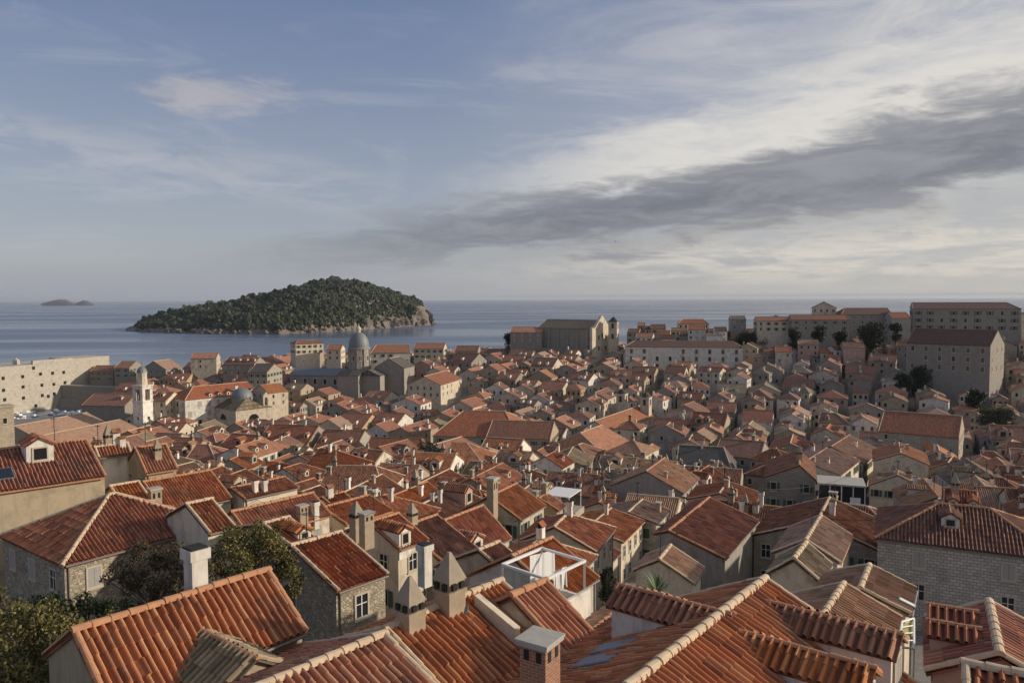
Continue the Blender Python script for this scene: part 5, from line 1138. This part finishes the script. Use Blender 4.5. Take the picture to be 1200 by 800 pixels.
def edge_tower():
    P = at(3, 500, 98); g = ground(P[0], P[1]); h = at(3, 477, 98)[2] - g
    o = empty('stone_tower', (P[0], P[1], g), -R(40), 'cut off pale stone turret at the left edge of the photo', 'tower'); mb = MB(); mb.box((-1.6, -1.6, -3), (1.6, 1.6, h)); mb.box((-1.8, -1.8, h + .01), (1.8, 1.8, h + .4)); mb.build('wall', 'stone_block', o); add_window(o, (1.61, 0, h - 2.6), 0, 'plain', False, .8); add_window(o, (0, -1.61, h - 2.6), -math.pi / 2, 'plain', False, .8)
edge_tower()
def bird():
    P = at(721, 283, 110); mb = MB(); n = 8
    mb.lathe([(0, -.22), (.05, -.15), (.075, 0), (.06, .12), (.035, .18), (.03, .22), (0, .27)], n)
    for s in (-1, 1):
        q = [(.03 * s, 0, -.06), (.03 * s, 0, .10), (.30 * s, .13, .09), (.55 * s, .10, -.04), (.32 * s, .12, -.02)]
        a = [np.array(p) for p in q]; up = np.array([0, .012, 0])
        mb.poly([p + up for p in a] if s > 0 else [p + up for p in a][::-1]); mb.poly([p - up for p in a][::-1] if s > 0 else [p - up for p in a])
        for i in range(5): mb.poly([a[i] - up, a[(i + 1) % 5] - up, a[(i + 1) % 5] + up, a[i] + up])
    o = mb.build('bird', 'bird_grey', None, tuple(P)); o.rotation_euler = (1.3, .2, 1.9); tag(o, 'single dark bird flying against the cloud bank', 'bird')
bird()

# ------------------------------------------------------------------ vegetation
def leaves(mb, lobes, n, size, shell=.45):
    C = []; tot = sum(l[1] ** 2 for l in lobes)
    for c, r in lobes:
        k = int(n * r * r / tot); d = rng.normal(size=(k, 3)); d /= np.linalg.norm(d, axis=1)[:, None]
        rr = r * (shell + (1 - shell) * rng.random(k) ** .6) * (1 + .22 * np.sin(d[:, 0] * 5 + c[0]) * np.cos(d[:, 1] * 6 + c[1]))
        keep = rng.random(k) < .55 + .45 * (np.sin(d[:, 0] * 7 + c[2]) * np.sin(d[:, 2] * 6 + c[0]) > -.2)
        C.append((np.array(c) + d * rr[:, None] * (1, 1, .85))[keep])
    C = np.concatenate(C); k = len(C); a = rng.normal(size=(k, 3)); a /= np.linalg.norm(a, axis=1)[:, None]; b = np.cross(a, rng.normal(size=(k, 3))); b /= np.linalg.norm(b, axis=1)[:, None]
    s = (size * rng.uniform(.6, 1.4, k))[:, None]; V = np.stack([C - a * s, C + b * s * .5, C + a * s, C - b * s * .5], 1).reshape(-1, 3)
    u = np.clip(rng.random(k) * .75 + .25 * np.sin(C[:, 0] * 1.9) * np.cos(C[:, 1] * 1.7 + C[:, 2] * 2.3), .01, .99); uv = np.repeat(np.stack([u, u], -1)[:, None, :], 4, 1)
    mb.add(V, np.arange(4 * k).reshape(k, 4), uv)
def shrub(name, lobes_px, n, size, mat, label, cat, group=None, stem=.06, twigs=0):
    L = []; size *= kd(lobes_px[0][2]) * .9
    for px, py, d, r in lobes_px:
        c0, r0 = at(px, py, d), r * kd(d); L.append((c0, r0 * .62))
        for _ in range(5):
            v = rng.normal(size=3); v /= np.linalg.norm(v); L.append((c0 + v * r0 * rng.uniform(.45, .95), r0 * rng.uniform(.26, .5)))
    c = sum(l[0] for l in L) / len(L); g = ground(c[0], c[1]); base = np.array([c[0], c[1], g])
    o = empty(name, tuple(base), 0, label, cat, group); lb = [(l[0] - base, l[1]) for l in L]
    mb = MB(); leaves(mb, lb, n, size); mb.build('crown', mat, o)
    mb = MB(); top = sum(l[0] for l in lb) / len(lb)
    mb.tube((0, 0, -1), top * (.6, .6, .75), stem, 0, 7)
    for p, r in lb: mb.tube(top * (.6, .6, .75), p, stem * .45, 0, 5)
    for _ in range(twigs):
        p, r = lb[rng.integers(len(lb))]; d = rng.normal(size=3); d /= np.linalg.norm(d); mb.tube(p, p + d * r * 1.2, stem * .15, 0, 4)
    mb.build('trunk', 'bark', o); return o
shrub('tree', [(18, 722, 21.5, 1.0), (62, 728, 21, .95), (100, 748, 20, .8), (28, 770, 19.5, 1.1), (70, 792, 18.6, 1.0), (0, 790, 18.5, 1.1), (118, 730, 22, .55), (-10, 745, 20, 1.0), (40, 745, 20.3, .9)], 15000, .062, 'leaf_yellow', 'yellow green leafy tree filling the lower left corner', 'tree', None, .12, 20)
shrub('bush', [(92, 718, 25, .7), (128, 722, 25, .6), (60, 706, 26, .7), (150, 712, 26, .5)], 5200, .06, 'leaf_dark', 'dark leafy bush between yellow tree and pyramid roofed house', 'bush', None, .05, 20)
shrub('vine', [(140, 668, 28, .75), (168, 662, 28, .8), (196, 656, 28.5, .8), (180, 684, 27, .6), (208, 676, 27, .5), (212, 690, 26, .4), (150, 690, 27, .5)], 8000, .055, 'leaf_purple', 'brownish vine left of the white chimney', 'vine', None, .06, 60)
shrub('vine', [(262, 645, 27.5, .85), (292, 634, 28.2, .85), (320, 648, 28.5, .8), (338, 668, 28.5, .7), (345, 692, 28, .5), (285, 660, 27.2, .7), (250, 668, 26.8, .6), (310, 628, 29, .6)], 11000, .06, 'leaf_yellow', 'dense green vine climbing right of the white chimney', 'vine', None, .07, 40)
shrub('vine', [(498, 529, 120, 1.9), (515, 534, 118, 2.0), (532, 541, 117, 2.0), (485, 536, 119, 1.4), (525, 552, 114, 1.8)], 4500, .16, 'leaf_dark', 'dark creeper covering the wall of the green house', 'vine', None, .1)
shrub('bush', [(712, 722, 33, .55), (724, 706, 33, .5), (708, 735, 32, .5), (738, 700, 34, .45), (728, 696, 34, .4)], 3000, .055, 'leaf_green', 'low green bush in the little walled garden', 'bush', None, .04)
shrub('cypress', [(712, 668, 38, .42), (712, 678, 38, .5), (711, 688, 38, .52), (712, 698, 38, .5)], 3200, .06, 'leaf_dark', 'dark ivy clad column of foliage beside the white terrace', 'cypress', None, .1)
def agave():
    P = at(770, 693, 36); o = empty('garden_plant', tuple(P), 0, 'spiky green agave like plant in the little garden', 'plant'); mb = MB()
    for k in range(46):
        a = rng.uniform(0, 6.28); e = rng.uniform(.1, 1.35); l = rng.uniform(1.2, 2.1); d = np.array([math.cos(a) * math.cos(e), math.sin(a) * math.cos(e), math.sin(e)]); s = np.array([-math.sin(a), math.cos(a), 0]) * .06; m = d * l * .55 + (0, 0, .08); t = d * l - (0, 0, .15 * math.cos(e) * l); u = rng.random()
        for q in ([-s * .6, s * .6, m + s, m - s], [m - s, m + s, t]): mb.poly(q, 0, [(u, u)] * len(q))
    mb.build('leaves', 'leaf_agave', o); mb = MB(); mb.tube((0, 0, -5), (0, 0, .1), .12); mb.build('stem', 'bark', o)
agave()
for _a in ((712, 722, 33), (738, 712, 34), (770, 712, 36), (755, 725, 34)):
    _q = at(*_a); occ_rect(_q[0], _q[1], R(30), -2.2, 2.2, -2.5, 2.5)
def far_tree(px, py, d, w, h, n, label, mat='leaf_dark', name='tree', k=7, size=.42):
    P = at(px, py, d); L = []
    for i in range(k):
        a = rng.uniform(0, 6.28); rr = rng.uniform(0, .6); zz = rng.uniform(-.6, .75); q = P + np.array([math.cos(a) * rr * w, math.sin(a) * rr * w, zz * h]); L.append((q, rng.uniform(.5, .75) * min(w, h) * (1.15 - .3 * max(zz, 0))))
    for i in range(4): L.append((P + np.array([rng.uniform(-.4, .4) * w, rng.uniform(-.4, .4) * w, -h * (.7 + .3 * i)]), .5 * min(w, h)))
    g = ground(P[0], P[1]); base = np.array([P[0], P[1], g]); o = empty(name, tuple(base), 0, label, 'tree', 'dark trees on the hill'); lb = [(q - base, r) for q, r in L]
    mb = MB(); leaves(mb, lb, int(n * 1.8), size, .3); mb.build('crown', mat, o); mb = MB(); mb.tube((0, 0, -2), tuple((P - base) * (1, 1, 1.0)), .3, 0, 7)
    for q, r in lb[:4]: mb.tube((P - base) * (1, 1, .7), q, .14, 0, 5)
    mb.build('trunk', 'bark', o)
far_tree(876, 401, 415, 6.5, 6, 3200, 'broad dark tree at the right end of the college roof')
far_tree(893, 397, 418, 5, 6, 2400, 'second dark tree right beside the broad one near the college')
far_tree(907, 381, 422, 2.4, 6, 1200, 'slim dark tree left of the skyline garden wall', k=6)
far_tree(1021, 394, 372, 7, 6.5, 4200, 'big round dark tree below the skyline blocks')
far_tree(1079, 441, 318, 4.5, 4.5, 2200, 'dark tree at the left foot of the monastery wall')
far_tree(1095, 441, 318, 4.5, 4.0, 2200, 'dark tree in front of the monastery wall, right of another')
far_tree(1060, 447, 300, 3.2, 3.6, 1500, 'small dark tree left of the monastery trees')
far_tree(940, 385, 415, 4, 1.6, 1200, 'low dark hedge like tree on the skyline terrace')
far_tree(596, 393, 455, 3.4, 4.2, 1200, 'dark tree at the left corner of the dark grey block')
far_tree(1143, 466, 245, 4, 3.4, 1600, 'dark tree beside the dense hedge at right')
for _x, _y, _d, _l in ((930, 393, 385, 'dark tree between the skyline houses, left of three'), (958, 390, 388, 'dark tree between the skyline houses, middle of three'), (984, 394, 380, 'dark tree between the skyline houses, right of three'), (1050, 386, 392, 'dark tree at the foot of the longest skyline block'), (848, 393, 418, 'dark tree just left of the broad dark tree by the college')):
    far_tree(_x, _y, _d, 3.6, 3.4, 1500, _l)
def hedge():
    L = []
    P0 = at(1152, 490, 215)
    for i in range(10):
        for j in range(3):
            for k in range(2): L.append((P0 + np.array([i * 1.2, k * 1.8, (j - 1) * 1.9]), 1.35))
    c = P0 + (5.5, 1, 0); g = ground(c[0], c[1]); base = np.array([c[0], c[1], g]); o = empty('hedge', tuple(base), 0, 'tall dense dark hedge with olive top at the right edge', 'hedge')
    mb = MB(); leaves(mb, [(q - base, r) for q, r in L], 9000, .2, .3); mb.build('crown', 'leaf_dark', o)
    mb = MB(); leaves(mb, [(q - base + (0, 0, 1.1), .8) for q, r in L if abs(q[2] - P0[2] - 1.9) < .1][:18], 1600, .2, .3); mb.build('top_growth', 'leaf_yellow', o)
    mb = MB()
    for i in range(4): mb.tube((i * 3.2 - 5, 0, -1), (i * 3.2 - 5, 0, P0[2] - g), .1)
    mb.build('trunk', 'bark', o); occ_rect(c[0], c[1], 0, -8, 8, -4, 4)
hedge()

# ------------------------------------------------------------------ the rest of the old town
def az_field(xx): return lerp_pts(xx, [(-240, 8), (-80, 14), (0, 22), (120, 27), (300, 26)])
def town():
    cand = []; e_u = np.array([math.sin(R(22)), math.cos(R(22))]); e_v = np.array([math.cos(R(22)), -math.sin(R(22))])
    keep_clear = [(-245, 395, 45, 35)]
    # the stair streets that stay open between the house rows at right
    def street(xx, yy):
        for px in (1096, 1180):
            q = at(px, 640, 40); o = np.array([q[0], q[1]]); dd = np.array([math.sin(R(27)), math.cos(R(27))]); r = np.array([xx, yy]) - o; s = r @ dd; t = abs(r[0] * dd[1] - r[1] * dd[0])
            if -40 < s < 160 and t < 1.0: return True
        return False
    for v in np.arange(-330, 330, 12.8):
        u = -90 + rng.uniform(0, 8)
        while u < 560:
            c0 = e_u * u + e_v * v; yy = c0[1]; s = lerp_pts(yy, [(50, .86), (120, 1.0), (300, 1.15), (480, 1.2)])
            het = rng.choice([.85, 1.0, 1.25], p=[.3, .45, .25]); Lh = rng.uniform(8, 13.5) * s * het; Wh = rng.uniform(8.6, 11.2) * min(s, 1.2) * min(het, 1.1)
            c = c0 + e_u * Lh / 2 + e_v * rng.uniform(-2.2, 2.2); u += Lh + (rng.uniform(.0, .4) if rng.random() < .62 else rng.uniform(1.8, 4.0))
            xx, yy = c
            if yy < 62 or yy > coast(xx) - 9 or harbour(xx, yy): continue
            if abs(xx + 245) < 40 and 335 < yy < 432: continue
            px = CX + F * xx / yy
            if px < 150 and yy > 235: continue
            if not (-50 < px < 1250) or street(xx, yy): continue
            azd = az_field(xx) + rng.normal(0, 5); done = False
            for f in (1.0, .8, .62, .48):
                if occ_rect(xx, yy, R(azd), -Wh * f / 2, Wh * f / 2, -Lh * f / 2, Lh * f / 2, False) < .07: done = True; break
            if not done: continue
            Lh *= f; Wh *= f
            if min(Lh, Wh) < 3.4: continue
            cross = rng.random() < .36
            if cross: Lh, Wh = Wh, Lh
            az2 = azd + (90 if cross else 0); pitch = rng.uniform(22, 29); eave = rng.uniform(5.6, 9.0) if yy < 150 else rng.uniform(4.4, 8.2)
            hill = xx > 40 and yy > 300
            if hill: eave = rng.uniform(5.5, 8.5)
            zr = ground(xx, yy) + eave + Wh / 2 * math.tan(R(pitch))
            # nothing may rise in front of the near roofs read from the photograph
            occ_rect(xx, yy, R(azd), -Wh / 2 if not cross else -Lh / 2, Wh / 2 if not cross else Lh / 2, -Lh / 2 if not cross else -Wh / 2, Lh / 2 if not cross else Wh / 2)
            run = (0, 0); q = rng.random()
            if q < .16 and Lh > Wh * .9: r_ = Wh * .42; run = (r_, r_); Lh = max(Lh - 2 * r_, 1.0)
            elif q < .26: r_ = Wh * .42; run = (0, r_); Lh = max(Lh - r_, 2.0)
            right = xx / yy > .2
            rm = rng.choice(['tile_orange', 'tile_rust', 'tile_brown', 'tile_pale', 'tile_moss'], p=([.12, .26, .31, .24, .07] if right else [.27, .35, .25, .09, .04]) if yy > 95 else ([.20, .29, .25, .21, .05] if right else [.40, .36, .15, .07, .02]))
            wm = rng.choice(['plaster_cream', 'plaster_white', 'plaster_grey', 'stone_block', 'plaster_tan', 'plaster_pink', 'stone_grey', 'plaster_ochre'], p=[.30, .16, .18, .12, .08, .04, .07, .05])
            cand.append((yy, (xx, yy), zr, az2, Lh, Wh / 2, pitch, run, str(rm), str(wm)))
    cand.sort(key=lambda z: z[0])
    far = MB(); nind = 0
    fmats = ['tile_orange', 'tile_rust', 'tile_brown', 'tile_pale', 'tile_moss', 'plaster_cream', 'plaster_white', 'plaster_grey', 'stone_block', 'plaster_tan', 'plaster_pink', 'stone_grey', 'plaster_ochre', 'glass', 'ridge_orange']
    for i, (yy, c, zr, azd, Lh, w, pitch, run, rm, wm) in enumerate(cand):
        pj = proj((c[0], c[1], zr)); ind = i < 205
        lod = lod_of(yy); nch = int(rng.integers(1, 5)) if yy < 190 else int(rng.integers(0, 2)); ndm = int(rng.choice([0, 1, 2], p=[.46, .32, .22])) if w > 3 else 0
        ch = [(float(rng.uniform(-.5, .5) * w), float(rng.uniform(-.42, .42) * Lh), str(rng.choice(['slab', 'gablet', 'stone', 'pyramid', 'brick'], p=[.34, .24, .24, .12, .06])), float(rng.uniform(.8, 1.15)), float(rng.uniform(.9, 1.4))) for _ in range(nch)]
        sgd = 1 if math.cos(R(azd + 90)) * -c[1] + math.sin(R(azd + 90)) * -c[0] > 0 else -1
        dm = [(sgd, float(((k + .5) / ndm - .5) * Lh * .7), .68, {'wall': 'plaster_white'}) for k in range(ndm)] if Lh > 4 else []
        if w > 3.2 and Lh > 6 and rng.random() < .38: dm = dm[:1] + [(sgd, float(rng.uniform(-.25, .25) * Lh), .8, {'w': float(rng.choice([2.3, 2.9])), 'h': float(rng.choice([1.5, 1.9])), 'dp': 3.4, 'wall': wm})]
        if ind:
            rt, inf = house(c, zr, azd, Lh, w, w, pitch, pitch, run=run, roof=rm, wall=wm, lod=lod, chim=ch, dorm=dm, occ=False); nind += 1
            if yy < 170 and rng.random() < .6:
                add_antenna(rt, float(rng.uniform(-.4, .4) * Lh), inf['geo'][1])
        else:
            azr = R(azd); ca, sa = math.cos(azr), math.sin(azr)
            def T(p): return np.array([c[0] + p[0] * ca + p[1] * sa, c[1] - p[0] * sa + p[1] * ca, p[2]])
            L, r1, r2 = Lh, *run; t = math.tan(R(pitch)); ez = zr - w * t; y0, y1 = -L / 2, L / 2; mi = fmats.index(rm)
            uvq = lambda n_: [(0, 0), (60, 0), (60, 12), (0, 12)][:n_]
            far.poly([T(p) for p in ((w, y0 - r1, ez), (w, y1 + r2, ez), (0, y1, zr), (0, y0, zr))], mi, uvq(4)); far.poly([T(p) for p in ((-w, y1 + r2, ez), (-w, y0 - r1, ez), (0, y0, zr), (0, y1, zr))], mi, uvq(4))
            if r1: far.poly([T(p) for p in ((-w, y0 - r1, ez), (w, y0 - r1, ez), (0, y0, zr))], mi, uvq(3))
            if r2: far.poly([T(p) for p in ((w, y1 + r2, ez), (-w, y1 + r2, ez), (0, y1, zr))], mi, uvq(3))
            ox = .3; a0, a1 = y0 - r1 + ox, y1 + r2 - ox; xl, xr = -w + ox, w - ox; cz = ez + ox * t - .15; zb = ground(*c) - 4; wi = fmats.index(wm)
            far.poly([T(p) for p in ((xr, a0, zb), (xr, a1, zb), (xr, a1, cz), (xr, a0, cz))], wi); far.poly([T(p) for p in ((xl, a1, zb), (xl, a0, zb), (xl, a0, cz), (xl, a1, cz))], wi)
            for yy_, hp, sg in ((a0, r1, 1), (a1, r2, -1)):
                q = [T(p) for p in ((xl, yy_, zb), (xr, yy_, zb), (xr, yy_, cz))] + ([] if hp else [T((0, yy_, zr - .15))]) + [T((xl, yy_, cz))]; far.poly(q if sg > 0 else q[::-1], wi)
            far.tube(T((0, y0, zr + .03)), T((0, y1, zr + .03)), .14, 14, 5)
            for fl in range(2):
                z = cz - 1.5 - 2.9 * fl
                for k in range(3):
                    if rng.random() < .25: continue
                    yv = a0 + (a1 - a0) * (k + .5) / 3; xv = xl + (xr - xl) * (k + .5) / 3
                    for n_, P in (((ca, -sa), (xr, yv)), ((-ca, sa), (xl, yv)), ((-sa, -ca), (xv, a0)), ((sa, ca), (xv, a1))):
                        if n_[0] * -c[0] + n_[1] * -c[1] < 0: continue
                        W_ = T((P[0], P[1], z)); far.obox(W_, (.10 if n_ in ((ca, -sa), (-ca, sa)) else .9, .9 if n_ in ((ca, -sa), (-ca, sa)) else .10, 1.4), azr, 13)
            for q in ch:
                P = T((q[0], q[1], zr - abs(q[0]) * t)); far.obox((P[0], P[1], P[2] + .5), (.6, .7, 2.2), azr, 6)
            for q in dm:
                u_ = q[0] * w * .68; P = T((u_, q[1], zr - abs(u_) * t)); far.obox((P[0], P[1], P[2] + .3), (1.6, 1.3, 1.5), azr, 6); far.obox((P[0], P[1], P[2] + 1.1), (1.9, 1.6, .1), azr, mi)
    print('TOWN individuals', nind, 'mass', len(cand) - nind)
    if far.v: tag(far.build('distant_houses', fmats), 'mass of small red roofed houses packed together in the farthest streets', 'houses', kind='stuff')
town()

# ------------------------------------------------------------------ labels: every house told apart by look, features and neighbours
LM = [('bell tower with the little dome', 168, 465), ('long cream palace', 250, 470), ('baroque church', 325, 470), ('cathedral dome', 421, 415), ('dark hilltop church', 675, 395), ('long pale college', 800, 420), ('massive monastery', 1120, 420),
      ('orange roofed church', 720, 505), ('broad hipped grey block', 560, 492), ('dark grey roofed house', 830, 540), ('glass roof terrace', 985, 572), ('coursed stone house', 1120, 620), ('laundry terrace', 640, 665), ('green walled house', 545, 530),
      ('smooth orange roof', 720, 625), ('shaded terraces', 400, 515), ('long rust roofed block', 1080, 492), ('tall dense hedge', 1165, 490), ('stone gable house', 930, 565), ('blank white wall', 140, 550), ('bell turrets', 742, 470),
      ('long tan building', 615, 505), ('glowing orange roof', 1070, 530), ('harbour boats', 60, 490), ('big round dark tree', 1021, 394), ('pyramid roofed house', 130, 620)]
def label_houses():
    rows = []
    for h in HOUSES:
        if h['label']: continue
        px, py = proj(h['pos']); best = min(LM, key=lambda l: ((l[1] - px) / 1.2) ** 2 + (l[2] - py) ** 2); ddx, ddy = px - best[1], py - best[2]
        rel = ('left of' if ddx < 0 else 'right of') if abs(ddx) > 1.6 * abs(ddy) else ('beyond' if ddy < 0 else 'in front of')
        feat = {0: '', 1: ', one dormer', 2: ', two dormers', 3: ', three dormers'}[min(3, h['nd'])]
        if not feat: feat = {0: '', 1: ', one chimney', 2: ', two chimneys', 3: ', three chimneys'}[min(3, h['nc'])]
        t = '%s %s house, %s roof%s' % (WALLW[h['wall']], 'hipped' if h['hip'] else 'gabled', ROOFW[h['roof']], feat)
        rows.append((t, rel, best[0], math.hypot(ddx, ddy), h))
    groups = {}
    for r in rows: groups.setdefault(r[:3], []).append(r)
    O = ['closest', 'second closest', 'third closest', 'fourth closest', 'fifth closest', 'sixth closest', 'seventh closest']
    for (t, rel, lm), g in groups.items():
        g.sort(key=lambda r: r[3])
        for i, r in enumerate(g):
            s = t if i == 0 and len(g) == 1 else t
            lab = '%s, %s%s %s' % (s, (O[min(i, 6)] + ' ') if len(g) > 1 else '', rel, lm)
            if len(lab.split()) > 16: lab = lab.replace(' weathered', '').replace(' plaster', '')
            if len(lab.split()) > 16: lab = lab.replace(' gabled house,', ' house,')
            if len(lab.split()) > 16: lab = lab.replace(' house,', ',')
            r[4]['o']['label'] = lab[0].lower() + lab[1:]
label_houses()
print('OBJECTS', len(bpy.data.objects))
